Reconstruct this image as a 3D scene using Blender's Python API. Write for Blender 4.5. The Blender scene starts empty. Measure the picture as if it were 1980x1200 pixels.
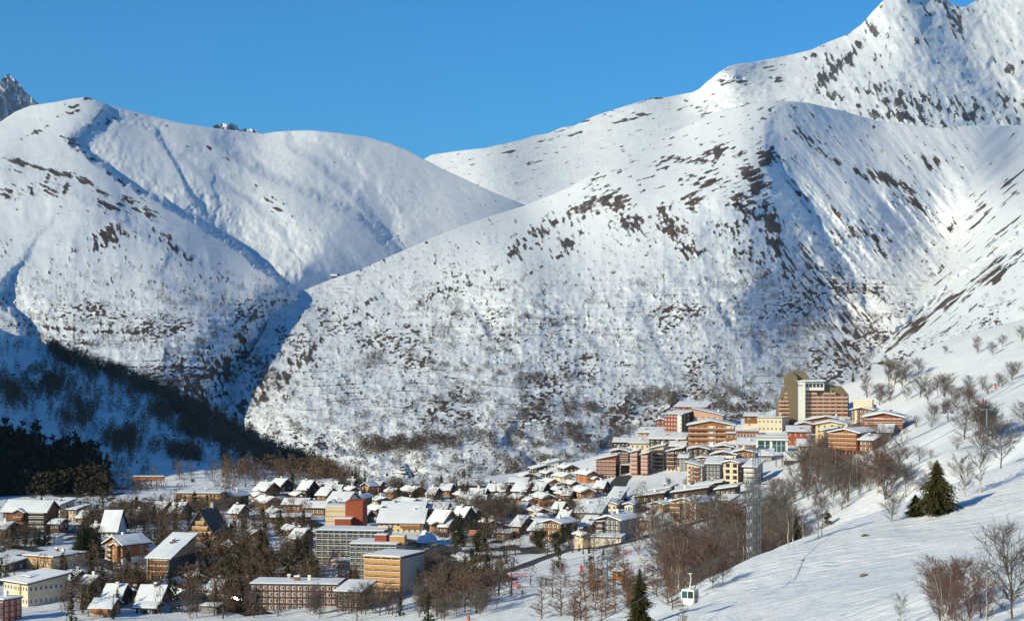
import bpy, math, random
import numpy as np
from mathutils import Vector, Matrix
# ------------------------------------------------------------------ camera, sky, sun, exposure
SC = bpy.context.scene
F = 3695.0                      # focal length in photo pixels (1980 wide)
CX, HY = 990.0, 640.0           # optical axis column, horizon row
cam = bpy.data.cameras.new("camera"); cam_o = bpy.data.objects.new("camera", cam)
SC.collection.objects.link(cam_o); SC.camera = cam_o
cam.sensor_width = 36.0; cam.lens = 36.0 * F / 1980.0
cam.shift_y = (HY - 600.0) / 1980.0
cam.clip_start = 1.0; cam.clip_end = 80000.0
cam_o.location = (0, 0, 0); cam_o.rotation_euler = (math.radians(90), 0, 0)

SUN_AZ = math.radians(-126.0)   # direction to the sun, clockwise from the view axis (+Y)
SUN_EL = math.radians(22.0)
sdir = Vector((math.sin(SUN_AZ) * math.cos(SUN_EL), math.cos(SUN_AZ) * math.cos(SUN_EL), math.sin(SUN_EL)))
W = bpy.data.worlds.new("World"); SC.world = W; W.use_nodes = True
nt = W.node_tree; nt.nodes.clear()
sky = nt.nodes.new("ShaderNodeTexSky"); sky.sky_type = 'NISHITA'; sky.sun_disc = False
sky.sun_elevation = SUN_EL; sky.sun_rotation = SUN_AZ
sky.altitude = 3000.0; sky.air_density = 1.0; sky.dust_density = 0.7; sky.ozone_density = 5.0
gam = nt.nodes.new("ShaderNodeGamma"); gam.inputs[1].default_value = 1.0
bg = nt.nodes.new("ShaderNodeBackground"); bg.inputs[1].default_value = 0.10
wo = nt.nodes.new("ShaderNodeOutputWorld")
tint = nt.nodes.new("ShaderNodeMix"); tint.data_type = 'RGBA'; tint.blend_type = 'MULTIPLY'; tint.inputs[0].default_value = 1.0
tint.inputs[7].default_value = (0.33, 1.16, 1.42, 1)
nt.links.new(sky.outputs[0], gam.inputs[0]); nt.links.new(gam.outputs[0], tint.inputs[6]); nt.links.new(tint.outputs[2], bg.inputs[0]); nt.links.new(bg.outputs[0], wo.inputs[0])
sl = bpy.data.lights.new("sun", 'SUN'); sl.energy = 5.0; sl.angle = math.radians(0.53); sl.color = (1.0, 0.92, 0.65)
so = bpy.data.objects.new("sun", sl); SC.collection.objects.link(so)
so.rotation_euler = sdir.to_track_quat('Z', 'Y').to_euler()
SC.view_settings.view_transform = 'Standard'; SC.view_settings.look = 'None'
SC.view_settings.gamma = 1.0; SC.view_settings.use_curve_mapping = False
SC.view_settings.exposure = -0.06
SC.render.engine = 'CYCLES'
SC.cycles.max_bounces = 5; SC.cycles.diffuse_bounces = 3; SC.cycles.volume_bounces = 0
SC.cycles.use_adaptive_sampling = True

# ------------------------------------------------------------------ helpers
rng = np.random.default_rng(7); R = random.Random(11)
COL = SC.collection
def wpt(px, py, D): return ((px - CX) / F * D, D, (HY - py) / F * D)

def new_mesh(name, verts, faces, mats=(), midx=None, smooth=False):
    me = bpy.data.meshes.new(name)
    verts = np.asarray(verts, np.float32).reshape(-1, 3)
    if isinstance(faces, np.ndarray):
        nf, k = faces.shape
        me.vertices.add(len(verts)); me.vertices.foreach_set('co', verts.ravel())
        me.loops.add(nf * k); me.loops.foreach_set('vertex_index', faces.ravel().astype(np.int32))
        me.polygons.add(nf); me.polygons.foreach_set('loop_start', np.arange(0, nf * k, k, dtype=np.int32))
        me.update(calc_edges=True)
    else:
        me.from_pydata(verts.tolist(), [], faces)
    for m in mats: me.materials.append(m)
    if midx is not None: me.polygons.foreach_set('material_index', np.asarray(midx, np.int32))
    if smooth: me.polygons.foreach_set('use_smooth', np.ones(len(me.polygons), bool))
    return me
def link(name, me, parent=None, kind=None, label=None, cat=None, group=None, loc=None, rz=None):
    o = bpy.data.objects.new(name, me); COL.objects.link(o)
    if parent is not None: o.parent = parent
    if loc is not None: o.location = loc
    if rz is not None: o.rotation_euler = (0, 0, rz)
    if kind: o['kind'] = kind
    if label: o['label'] = label
    if cat: o['category'] = cat
    if group: o['group'] = group
    return o

def _h(ix, iy, s):
    n = (ix.astype(np.int64) * 374761393 + iy.astype(np.int64) * 668265263 + s * 974634777) & 0xffffffff
    n = ((n ^ (n >> 13)) * 1274126177) & 0xffffffff
    n = n ^ (n >> 16)
    return (n & 0xffff) / 65535.0
def vn(x, y, s=0):
    x = np.asarray(x, float); y = np.asarray(y, float)
    ix = np.floor(x); iy = np.floor(y); fx = x - ix; fy = y - iy
    ux = fx * fx * fx * (fx * (fx * 6 - 15) + 10); uy = fy * fy * fy * (fy * (fy * 6 - 15) + 10)
    a = _h(ix, iy, s); b = _h(ix + 1, iy, s); c = _h(ix, iy + 1, s); d = _h(ix + 1, iy + 1, s)
    return (a + (b - a) * ux) * (1 - uy) + (c + (d - c) * ux) * uy
def fbm(x, y, s=0, o=4, g=0.5):
    t = 0; a = 1.0; n = 0
    for i in range(o):
        t = t + a * vn(x, y, s + i); n += a; a *= g; x = x * 2.03 + 17.1; y = y * 2.03 - 9.7
    return t / n
def ridged(x, y, s=0, o=4, g=0.5):
    t = 0; a = 1.0; n = 0
    for i in range(o):
        t = t + a * (1 - np.abs(2 * vn(x, y, s + i) - 1)); n += a; a *= g; x = x * 2.03 + 5.3; y = y * 2.03 + 11.7
    return t / n
def sst(a, b, x):
    t = np.clip((x - a) / (b - a), 0, 1); return t * t * (3 - 2 * t)
def line(pts, x):
    p = np.array(pts, float); return np.interp(x, p[:, 0], p[:, 1])
def rbf(ctrl, c, log=True, scale=(1., 1.), lam=1e-6):
    P = np.array(ctrl, float); X = P[:, :2] * scale; v = np.log(P[:, 2]) if log else P[:, 2]
    n = len(P)
    A = np.sqrt(((X[:, None] - X[None]) ** 2).sum(-1) + c * c)
    M = np.zeros((n + 3, n + 3)); M[:n, :n] = A - lam * c * np.eye(n) * 50; M[:n, n] = 1; M[:n, n + 1:] = X; M[n, :n] = 1; M[n + 1:, :n] = X.T
    w = np.linalg.solve(M, np.concatenate([v, np.zeros(3)]))
    def f(x, y):
        x = np.asarray(x, float) * scale[0]; y = np.asarray(y, float) * scale[1]
        t = w[n] + w[n + 1] * x + w[n + 2] * y
        for i in range(n):
            t = t + w[i] * np.sqrt((x - X[i, 0]) ** 2 + (y - X[i, 1]) ** 2 + c * c)
        return np.exp(t) if log else t
    return f
def sdist(px, py, pts):
    """signed distance to a polyline (positive on the right-hand / upper side when drawn left to right)"""
    best = np.full(px.shape, 1e9); sg = np.zeros(px.shape); al = np.zeros(px.shape)
    tot = sum(math.hypot(b[0]-a[0], b[1]-a[1]) for a, b in zip(pts, pts[1:])); acc = 0
    for a, b in zip(pts, pts[1:]):
        dx, dy = b[0] - a[0], b[1] - a[1]; L2 = dx * dx + dy * dy
        t = np.clip(((px - a[0]) * dx + (py - a[1]) * dy) / L2, 0, 1)
        qx = px - (a[0] + t * dx); qy = py - (a[1] + t * dy)
        d = np.hypot(qx, qy); cr = -(dx * qy - dy * qx)
        m = d < best
        best = np.where(m, d, best); sg = np.where(m, np.sign(cr), sg)
        al = np.where(m, (acc + t * math.sqrt(L2)) / tot, al); acc += math.sqrt(L2)
    return best * sg, al
def steps(px, py, feats):
    """ridges whose far (right-hand) side drops away: (polyline, drop in m, width px, recovery px)"""
    t = np.zeros(px.shape)
    jx = (fbm(px / 26, py / 26, 901, 5, .6) - .5) * 22; jy = (fbm(px / 26, py / 26, 902, 5, .6) - .5) * 22
    for pts, A, w, Rr in feats:
        d, al = sdist(px + jx, py + jy, pts)
        fade = sst(0, .12, al) * (1 - .6 * sst(.9, 1.0, al)) if True else 1
        end = np.exp(-np.clip(np.abs(d) - Rr * 2.2, 0, None) / 20)
        t = t + A * fade * sst(-w * .3, w, d) * np.exp(-np.clip(d, 0, None) / Rr)
    return t
def blobs(px, py, bl):
    t = np.zeros(px.shape)
    for cx, cy, rx, ry, ang, st in bl:
        a = math.radians(ang); dx = px - cx; dy = py - cy
        u = (dx * math.cos(a) + dy * math.sin(a)) / rx; v = (-dx * math.sin(a) + dy * math.cos(a)) / ry
        t = np.maximum(t, st * np.exp(-(u * u + v * v)))
    return t

# ------------------------------------------------------------------ materials
def mat(name, col, rough=0.8, noise=0.0, nscale=3.0, metal=0.0, spec=0.3, bump=0.0, obj=True):
    m = bpy.data.materials.new(name); m.use_nodes = True; n = m.node_tree; b = n.nodes['Principled BSDF']
    b.inputs['Base Color'].default_value = (*col, 1); b.inputs['Roughness'].default_value = rough
    b.inputs['Metallic'].default_value = metal; b.inputs['Specular IOR Level'].default_value = spec
    if noise > 0 or bump > 0:
        tc = n.nodes.new('ShaderNodeTexCoord'); nz = n.nodes.new('ShaderNodeTexNoise')
        nz.inputs['Scale'].default_value = nscale; nz.inputs['Detail'].default_value = 5; nz.inputs['Roughness'].default_value = 0.65
        n.links.new(tc.outputs['Object'], nz.inputs['Vector'])
        if noise > 0:
            mr = n.nodes.new('ShaderNodeMapRange'); mr.inputs[1].default_value = .25; mr.inputs[2].default_value = .75
            mr.inputs[3].default_value = 1 - noise; mr.inputs[4].default_value = 1 + noise
            mx = n.nodes.new('ShaderNodeMix'); mx.data_type = 'RGBA'; mx.blend_type = 'MULTIPLY'; mx.inputs[0].default_value = 1
            mx.inputs[6].default_value = (*col, 1)
            n.links.new(nz.outputs['Fac'], mr.inputs[0]); n.links.new(mr.outputs[0], mx.inputs[7]); n.links.new(mx.outputs[2], b.inputs['Base Color'])
        if bump > 0:
            bp = n.nodes.new('ShaderNodeBump'); bp.inputs['Strength'].default_value = bump; bp.inputs['Distance'].default_value = .3
            n.links.new(nz.outputs['Fac'], bp.inputs['Height']); n.links.new(bp.outputs[0], b.inputs['Normal'])
    return m
def terrain_mat(name, rock1, rock2, fine, bumpd, snow=(.86, .87, .89), width=.06, ndist=.5, ripple=0):
    """snow with bare ground where the painted 'rock' amount plus fine noise passes one half"""
    m = bpy.data.materials.new(name); m.use_nodes = True; n = m.node_tree; N = n.nodes; L = n.links; b = N['Principled BSDF']
    b.inputs['Roughness'].default_value = .75; b.inputs['Specular IOR Level'].default_value = .15
    at = N.new('ShaderNodeAttribute'); at.attribute_name = 'rock'
    ge = N.new('ShaderNodeNewGeometry')
    nz = N.new('ShaderNodeTexNoise'); nz.inputs['Scale'].default_value = fine; nz.inputs['Detail'].default_value = 6; nz.inputs['Roughness'].default_value = .7
    L.new(ge.outputs['Position'], nz.inputs['Vector'])
    nb = N.new('ShaderNodeTexNoise'); nb.inputs['Scale'].default_value = fine * .16; nb.inputs['Detail'].default_value = 4
    L.new(ge.outputs['Position'], nb.inputs['Vector'])
    ma = N.new('ShaderNodeMath'); ma.operation = 'MULTIPLY_ADD'; ma.inputs[1].default_value = ndist; ma.inputs[2].default_value = -ndist / 2
    L.new(nz.outputs['Fac'], ma.inputs[0])
    ad = N.new('ShaderNodeMath'); ad.operation = 'ADD'; L.new(at.outputs['Fac'], ad.inputs[0]); L.new(ma.outputs[0], ad.inputs[1])
    mr = N.new('ShaderNodeMapRange'); mr.interpolation_type = 'SMOOTHSTEP'; mr.inputs[1].default_value = .5 - width; mr.inputs[2].default_value = .5 + width
    L.new(ad.outputs[0], mr.inputs[0])
    mr2 = N.new('ShaderNodeMapRange'); mr2.inputs[1].default_value = .35; mr2.inputs[2].default_value = .65; L.new(nb.outputs['Fac'], mr2.inputs[0])
    rc = N.new('ShaderNodeMix'); rc.data_type = 'RGBA'; rc.inputs[6].default_value = (*rock1, 1); rc.inputs[7].default_value = (*rock2, 1); L.new(mr2.outputs[0], rc.inputs[0])
    sn = N.new('ShaderNodeMix'); sn.data_type = 'RGBA'; sn.inputs[6].default_value = (*snow, 1); sn.inputs[7].default_value = (snow[0]*.93, snow[1]*.94, snow[2]*.96, 1); L.new(mr2.outputs[0], sn.inputs[0])
    mx = N.new('ShaderNodeMix'); mx.data_type = 'RGBA'; L.new(mr.outputs[0], mx.inputs[0]); L.new(sn.outputs[2], mx.inputs[6]); L.new(rc.outputs[2], mx.inputs[7])
    L.new(mx.outputs[2], b.inputs['Base Color'])
    bp = N.new('ShaderNodeBump'); bp.inputs['Strength'].default_value = .8; bp.inputs['Distance'].default_value = bumpd
    L.new(nz.outputs['Fac'], bp.inputs['Height']); L.new(bp.outputs[0], b.inputs['Normal'])
    if ripple:
        mp = N.new('ShaderNodeMapping'); mp.inputs['Rotation'].default_value = (0, 0, math.radians(24)); mp.inputs['Scale'].default_value = (.22, 1.0, .6); L.new(ge.outputs['Position'], mp.inputs[0])
        n2 = N.new('ShaderNodeTexNoise'); n2.inputs['Scale'].default_value = .55; n2.inputs['Detail'].default_value = 5; n2.inputs['Roughness'].default_value = .6; n2.inputs['Distortion'].default_value = .6; L.new(mp.outputs[0], n2.inputs['Vector'])
        b2 = N.new('ShaderNodeBump'); b2.inputs['Strength'].default_value = 1; b2.inputs['Distance'].default_value = ripple
        L.new(n2.outputs['Fac'], b2.inputs['Height']); L.new(b2.outputs[0], bp.inputs['Normal'])
    return m
MT_M = terrain_mat('massif_ground', (.055, .043, .037), (.135, .10, .075), .22, 1.2, ndist=.75)
MT_L = terrain_mat('mountain_ground', (.055, .043, .037), (.135, .10, .078), .2, 1.2, ndist=.7)
MT_B = terrain_mat('alpine_ground', (.06, .055, .055), (.14, .12, .11), .09, 4.0, ndist=.7)
MT_F = terrain_mat('far_rock_hazed', (.035, .05, .085), (.07, .09, .13), .01, 12.0)  # bluish rock: distance haze put into the colour
MT_H = terrain_mat('hill_ground', (.07, .05, .035), (.12, .09, .06), .3, .6)
MT_N = terrain_mat('near_snow', (.06, .055, .05), (.11, .10, .09), .9, .22, snow=(.88, .885, .90), ripple=.9)

# ------------------------------------------------------------------ terrain sheets
class Sheet:
    pass
def build_sheet(name, x0, x1, dx, top, bot, nrow, Dfun, rockfun, matl, back=8, backd=60., curve=1.0):
    xs = np.arange(x0, x1 + dx, dx); T = line(top, xs)
    # ragged crest
    v = np.linspace(0, 1, nrow)[:, None]; B = line(bot, xs)
    PY = B + (T - B) * v; PX = np.broadcast_to(xs, PY.shape).copy()
    D = Dfun(PX, PY)
    Xw = (PX - CX) / F * D; Zw = (HY - PY) / F * D
    rk = rockfun(PX, PY)
    # far side of the crest: goes on back and falls away
    for k in range(1, back + 1):
        Dk = D[nrow - 1] + backd * k; Zk = Zw[nrow - 1] - backd * .10 * k * k
        Xw = np.vstack([Xw, ((xs - CX) / F * Dk)[None]]); D = np.vstack([D, Dk[None]]); Zw = np.vstack([Zw, Zk[None]])
        rk = np.vstack([rk, rk[nrow - 1][None]])
    nr, nc = Xw.shape
    V = np.stack([Xw, D, Zw], -1).reshape(-1, 3)
    i = np.arange(nr - 1)[:, None] * nc + np.arange(nc - 1)[None]
    Fc = np.stack([i, i + 1, i + nc + 1, i + nc], -1).reshape(-1, 4)
    me = new_mesh(name, V, Fc, [matl], smooth=True)
    a = me.attributes.new('rock', 'FLOAT', 'POINT'); a.data.foreach_set('value', rk.astype(np.float32).ravel())
    return link(name, me, kind='structure')

# --- main massif in the middle and the slope on its right
TOP_M = [(380,905),(405,850),(440,775),(470,705),(512,640),(522,603),(560,572),(640,540),(700,520),(760,493),(860,450),(940,421),(1020,396),(1100,362),(1170,325),(1240,285),(1300,257),(1350,232),(1400,213),(1450,200),(1500,194),(1560,198),(1620,212),(1700,235),(1760,243),(1820,247),(1880,243),(1980,242),(2150,235)]
C_M = [(380,980,1900),(700,980,1750),(1000,980,1700),(1300,980,1700),(1600,980,1700),(2150,980,1500),
 (440,775,2330),(600,800,2120),(800,850,1950),(1000,850,1950),(1200,850,2000),(1500,800,2100),(1640,735,2350),
 (522,603,2950),(560,575,3100),(640,620,2850),(700,650,2680),(900,650,2560),(1100,650,2540),(1300,650,2520),(1100,750,2230),
 (760,493,3500),(1000,500,3120),(1200,500,2980),(1350,490,2930),
 (1020,396,4300),(1200,370,3650),(1350,350,3380),(1450,300,3480),(1460,400,3150),
 (1500,194,4450),(1300,257,4650),(1400,213,4500),(1700,235,4900),(1980,242,5000),(2150,235,4900),
 (1450,560,2780),(1550,640,2780),(1560,420,3270),(1620,560,3050),(1700,460,3370),(1740,600,2930),(1640,340,3640),(1560,270,3950),
 (1850,470,3420),(1855,420,3550),(1900,300,4080),(1750,330,3850),(1785,600,2870),(1700,672,2700),
 (1980,310,4150),(1980,400,3150),(1980,500,2600),(1920,440,3180),(1900,520,2820),(1980,600,2200),(1850,600,2600),(1800,640,2550),(1850,660,2250),(2100,400,2750),(2150,600,1800),(1740,700,2350),(1980,660,2050)]
ST_M = [([(1330,540),(1370,580),(1420,640),(1470,680),(1530,725)],26,14,34),
 ([(1215,560),(1250,620),(1275,680),(1300,730)],12,16,36),
 ([(1475,205),(1487,260),(1486,320),(1530,400),(1590,480),(1650,560)],70,24,60),
 ([(1340,480),(1400,470),(1440,455),(1500,470),(1560,560),(1640,660)],50,40,70),([(1330,500),(1380,560),(1440,600),(1540,690)],28,40,60),
 ([(1640,330),(1700,400),(1750,450),(1800,500)],24,18,40),
 ([(1790,300),(1810,340),(1850,400)],12,14,30),
 ([(900,590),(930,620),(950,660)],25,12,30),
 ([(960,860),(1000,880),(1040,910),(1060,940)],38,14,40),([(1150,870),(1180,890),(1200,930)],30,12,40),
 ([(600,870),(700,880),(780,900),(800,960)],26,10,30),
 ([(1655,725),(1700,668),(1790,590),(1880,520),(1980,452),(2100,370)],-50,10,60)]
def grain(px, py, fields):
    """anisotropic noise: each field = (weight array, angle deg of the long axis, long px, short px, seed)"""
    t = 0; wsum = 0
    for w, ang, lo, sh, s in fields:
        a = math.radians(ang); u = (px * math.cos(a) + py * math.sin(a)) / lo; v = (-px * math.sin(a) + py * math.cos(a)) / sh
        t = t + w * fbm(u, v, s, 4, .55); wsum = wsum + w
    return t / np.maximum(wsum, 1e-6)
rf_M = rbf(C_M, 60.)
def wr_M(px, py):   # weights: right face, right slope, rest
    jx = (fbm(px/60, py/60, 31) - .5) * 60
    right = sst(0, 60, px + jx - (1480 + np.clip(py - 330, 0, 400) * .1)) * 1.0
    g = line([(240, 1905), (300, 1895), (400, 1856), (480, 1846), (560, 1795), (680, 1700), (740, 1640), (960, 1560)], py.ravel()).reshape(py.shape)
    slope = sst(-12, 12, px - g)
    return right * (1 - slope), slope, (1 - right) * (1 - slope)
def D_M(px, py):
    px = np.asarray(px, float); py = np.asarray(py, float)
    D = rf_M(px, py); rt, sl_, rest = wr_M(px, py)
    mpp = D / F
    a = grain(px, py, [(rt, 50, 110, 16, 40), (sl_, 140, 140, 14, 50), (rest, 62, 34, 22, 60)])
    b = ridged(px / 70, py / 60, 70, 4)
    low = sst(430, 640, py)
    D = D + (a - .5) * mpp * (rt * 24 + sl_ * 18 + rest * (6 + 7 * low))
    D = D - (b - .5) * mpp * (20 + 20 * low) * (1 - .4 * sl_)
    an = math.radians(50); uu = px * math.cos(an) + py * math.sin(an); vv = -px * math.sin(an) + py * math.cos(an)
    D = D - (ridged(uu / 85, vv / 15, 77, 4) - .5) * mpp * 15 * rt - (ridged(uu / 40, vv / 6, 79, 2) - .5) * mpp * 5 * rt
    c = fbm(px / 6.5, py / 4.5, 80, 3) - .5
    rough = np.clip(low + rt * sst(400, 520, py), 0, 1.2) * (1 - .6 * sl_)
    D = D + c * mpp * 5.5 * rough
    d2 = ridged(px / 24, py / 11, 85, 4) - .5
    D = D - d2 * mpp * 9 * rough
    # old field terraces: treads and risers following the contour
    z = (HY - py) / F * D
    ter = sst(440, 620, py) * (1 - sst(760, 900, py)) * (1 - sl_) * sst(.42, .6, fbm(px / 90, py / 50, 88, 2))
    ph = (z + 6 * fbm(px / 120, py / 120, 89, 2)) / 9.0
    D = D + ter * 5.0 * (np.abs((ph % 1) - .5) * 2) 
    D = D + steps(px, py, ST_M) - (sst(.42, .62, rock_M(px, py)) - .5) * mpp * 3.2
    # shallow furrows running down the fall line
    D = D - (ridged(px / 13, py / 46, 96, 3) - .5) * mpp * 4.5 * sst(380, 520, py) * (1 - rt) * (1 - sl_)
    return D
RK_M = [(1190,390,40,26,20,.62),(1215,430,34,26,10,.62),(1130,400,50,24,-30,.5),(1060,440,50,22,-35,.5),(1100,475,40,18,-30,.42),(1000,480,60,16,-35,.30),
 (1310,310,46,14,-5,.5),(1380,300,50,18,-15,.5),(1250,360,30,16,0,.38),(1370,350,40,18,0,.5),(1340,390,32,20,0,.55),(1300,440,30,34,50,.60),(1330,480,28,26,50,.55),(1280,410,20,22,30,.5),
 (1480,300,26,34,90,.66),(1460,350,42,26,70,.66),(1440,400,46,24,40,.58),(1490,430,44,22,60,.66),(1420,440,40,16,0,.5),(1500,470,36,18,60,.6),(1530,350,60,10,55,.45),
 (1640,320,40,10,25,.40),(1600,300,44,10,30,.36),(1560,265,30,8,30,.42),(1720,350,60,12,30,.50),(1760,385,44,12,35,.52),(1690,460,40,14,40,.46),(1640,440,60,8,50,.40),
 (1800,320,34,10,-20,.40),(1780,600,12,8,0,.5),(1840,440,24,8,-60,.45),(1820,520,26,8,-60,.40),(1700,470,60,10,45,.35),
 (1900,540,90,9,-38,.60),(1830,580,60,10,-38,.62),(1760,640,60,10,-42,.5),(1930,520,34,16,-38,.60),(1920,390,70,5,-38,.44),(1960,430,60,5,-38,.44),(1880,440,50,5,-42,.36),(1960,345,60,5,-38,.42),
 (560,720,70,22,-48,.50),(500,760,50,26,-50,.52),(520,700,30,14,-50,.5),(620,660,60,10,-42,.40),(700,620,60,8,-35,.34),(860,560,80,8,-30,.38),(950,520,60,8,-28,.34),(690,600,60,6,-35,.36),(470,790,40,18,-50,.5),
 (1240,515,12,5,0,.5),(1580,560,110,60,60,.30),(1630,640,90,60,60,.34),(1520,520,60,40,50,.34),(1450,490,60,30,20,.36)]
def rock_M(px, py):
    rt, sl_, rest = wr_M(px, py)
    m = blobs(px, py, RK_M)
    g = grain(px, py, [(rt, 50, 20, 3.6, 140), (sl_, 141, 34, 3.6, 150), (rest * sst(330, 480, py), 60, 10, 4.5, 160), (rest * (1 - sst(330, 480, py)), -18, 15, 4.2, 165)])
    low = sst(480, 640, py)
    r = m * 1.15 + (g - .5) * 2.0 + .03
    # scattered stones and broken ground lower down
    f = fbm(px / 5.5, py / 3, 170, 3)
    f2 = fbm(px / 80, py / 50, 175, 3)
    r = np.maximum(r, (f - .5) * 2.3 + (f2 - .5) * 1.7 - .10 + .10 * low - .5 * (1 - low) + rt * .10 - sl_ * .22 - .10 * (1 - sst(560, 900, px)))
    # terrace walls
    ph = (HY - py) / F * rf_M(px, py); w = np.abs(((ph + 10 * fbm(px / 150, py / 150, 89, 2)) / 7.5) % 1 - .5) * 2
    ter = sst(430, 560, py) * (1 - sst(780, 900, py)) * sst(.42, .54, fbm(px / 60, py / 20, 188, 2)) * (1 - sl_)
    r = np.maximum(r, ter * sst(.80, .95, w) * .66 * sst(.35, .5, fbm(px / 30, py / 8, 190, 2)))
    # a dry belt of bare ground at the foot of the right slope
    r = np.maximum(r, sl_ * sst(560, 680, py) * ((fbm(px / 12, py / 6, 195, 3) - .5) * 2 + .12))
    return r
build_sheet('massif', 384, 2130, 2.05, TOP_M, [(380,985),(2150,985)], 430, D_M, rock_M, MT_M)

# --- rounded mountain on the left
TOP_L = [(-150,300),(-60,265),(0,236),(30,216),(60,204),(110,197),(140,191),(165,188),(178,190),(200,200),(250,214),(300,226),(350,238),(400,246),(450,252),(510,259),(530,255),(560,253),(600,252),(660,258),(710,265),(760,279),(790,292),(850,324),(900,347),(950,370),(1000,390),(1022,399),(1060,430),(1100,470)]
C_L = [(-150,930,1700),(200,930,1750),(450,860,2050),(0,620,2450),(200,620,2480),(400,620,2520),(500,600,2760),(470,660,2560),(430,740,2300),(200,760,2080),(600,700,3000),
 (-150,450,3000),(0,450,3050),(200,480,2950),(350,500,2980),(450,540,2960),(540,560,2980),(0,300,3900),(100,330,3650),(-150,300,4000),(165,188,4750),(0,236,4500),(300,226,4800),(510,259,5000),(250,300,4050),(180,380,3350),(300,440,3200),
 (400,350,3950),(450,450,3480),(520,500,3300),(560,400,3800),
 (600,252,4980),(710,265,5020),(620,440,3650),(700,420,3900),(640,330,4420),(750,480,3720),(650,520,3420),(600,550,3230),(850,324,4820),(1022,399,4650),(900,430,4180),(800,440,4000),(1060,600,3650),(800,600,3500),(1100,470,4600)]
ST_L = [([(118,258),(135,280),(180,312),(240,358),(300,392),(370,425),(430,462),(480,500),(530,538),(565,566)],190,15,85),
 ([(180,200),(240,240),(300,250),(345,330),(380,390),(410,430)],38,8,30),
 ([(404,314),(412,360),(424,400),(412,430)],14,6,16),
 ([(400,275),(450,305),(520,345),(600,378),(660,408),(707,435),(735,462),(760,492)],75,20,55),
 ([(530,262),(580,300),(640,345),(690,385),(720,425),(752,476)],60,22,45),
 ([(690,310),(700,350),(680,380)],-12,12,20),([(560,258),(600,285),(650,315),(700,360),(735,410),(760,450)],26,16,40),([(330,300),(400,345),(470,385),(520,425),(560,480)],34,16,50),([(0,300),(60,330),(130,350),(210,380),(280,430)],18,12,40),
 ([(505,560),(498,600),(470,650),(430,690),(395,730),(370,790)],130,30,160),
 ([(-20,570),(20,600),(45,640),(60,690)],90,12,60),
 ([(0,350),(100,360),(200,400),(300,470),(400,520)],26,20,60),
 ([(290,520),(380,600),(430,640)],20,20,40)]
rf_L = rbf(C_L, 60.)
def D_L(px, py):
    px = np.asarray(px, float); py = np.asarray(py, float)
    D = rf_L(px, py); mpp = D / F
    near = sst(0, 60, py - (line([(-150,240),(130,262),(300,392),(480,500),(560,560),(1100,900)], px.ravel()).reshape(px.shape)))
    a = grain(px, py, [(near, 75, 60, 22, 240), (1 - near, 52, 150, 44, 250)])
    D = D + (a - .5) * mpp * (9 * near + 16 * (1 - near))
    b = ridged(px / 90, py / 70, 270, 3)
    low = sst(500, 640, py)
    D = D - (b - .5) * mpp * (13 * near + 3 + 15 * low)
    D = D + (fbm(px / 10, py / 7, 280, 3) - .5) * mpp * (1.2 + 6 * low)
    z = (HY - py) / F * D
    ph = (z + 8 * fbm(px / 140, py / 140, 289, 2)) / 8.0
    D = D + sst(540, 640, py) * 5.0 * (np.abs((ph % 1) - .5) * 2)
    D = D + steps(px, py, ST_L) - (sst(.42, .62, rock_L(px, py)) - .5) * mpp * 3.0
    return D
RK_L = [(165,192,16,4,-30,.7),(145,205,30,4,-20,.55),(130,220,40,4,-15,.45),(70,255,16,6,-20,.6),(55,262,26,5,-25,.45),(120,225,30,4,0,.3),(225,230,40,4,-10,.45),(205,240,18,4,-40,.5),(90,245,14,5,-20,.5),(310,238,20,3,25,.4),
 (140,275,30,8,30,.62),(170,300,30,7,35,.62),(210,335,32,7,40,.55),(250,365,40,7,35,.45),(60,320,50,6,15,.55),(110,335,50,7,20,.60),(160,350,44,8,28,.60),(200,375,34,9,30,.62),(215,395,30,12,20,.60),(240,385,30,8,20,.52),(280,400,50,8,30,.52),(230,350,50,7,35,.55),
 (95,370,10,24,-60,.42),(125,370,6,30,15,.5),(90,350,6,20,20,.4),(60,370,5,16,10,.35),(265,405,20,8,30,.5),(290,420,26,8,30,.55),(210,455,22,26,30,.6),(190,470,16,14,0,.55),(230,440,14,16,60,.5),(250,455,18,10,50,.45),(320,455,30,6,30,.5),(330,475,40,5,30,.45),(350,490,50,5,32,.4),(300,445,14,8,30,.4),
 (495,358,8,6,0,.5),(520,385,18,7,15,.5),(535,405,16,8,-20,.45),(565,415,10,14,20,.42),(570,440,10,12,0,.35),(480,345,10,4,10,.3),(405,285,14,4,20,.45),(440,307,14,4,20,.45),(365,285,12,4,20,.3),
 (770,455,6,4,0,.4),(640,535,22,5,0,.52),(300,250,10,3,20,.3),(245,310,10,5,0,.3),
 (120,635,60,4,6,.60),(220,642,60,4,3,.52),(290,638,20,4,-10,.62),(160,662,40,3,-8,.55),(345,690,30,4,20,.5),(380,760,60,30,40,.46),(430,720,40,40,40,.5),(470,640,20,50,20,.4),(30,330,30,4,10,.4),(20,370,30,16,0,.3)]
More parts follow.
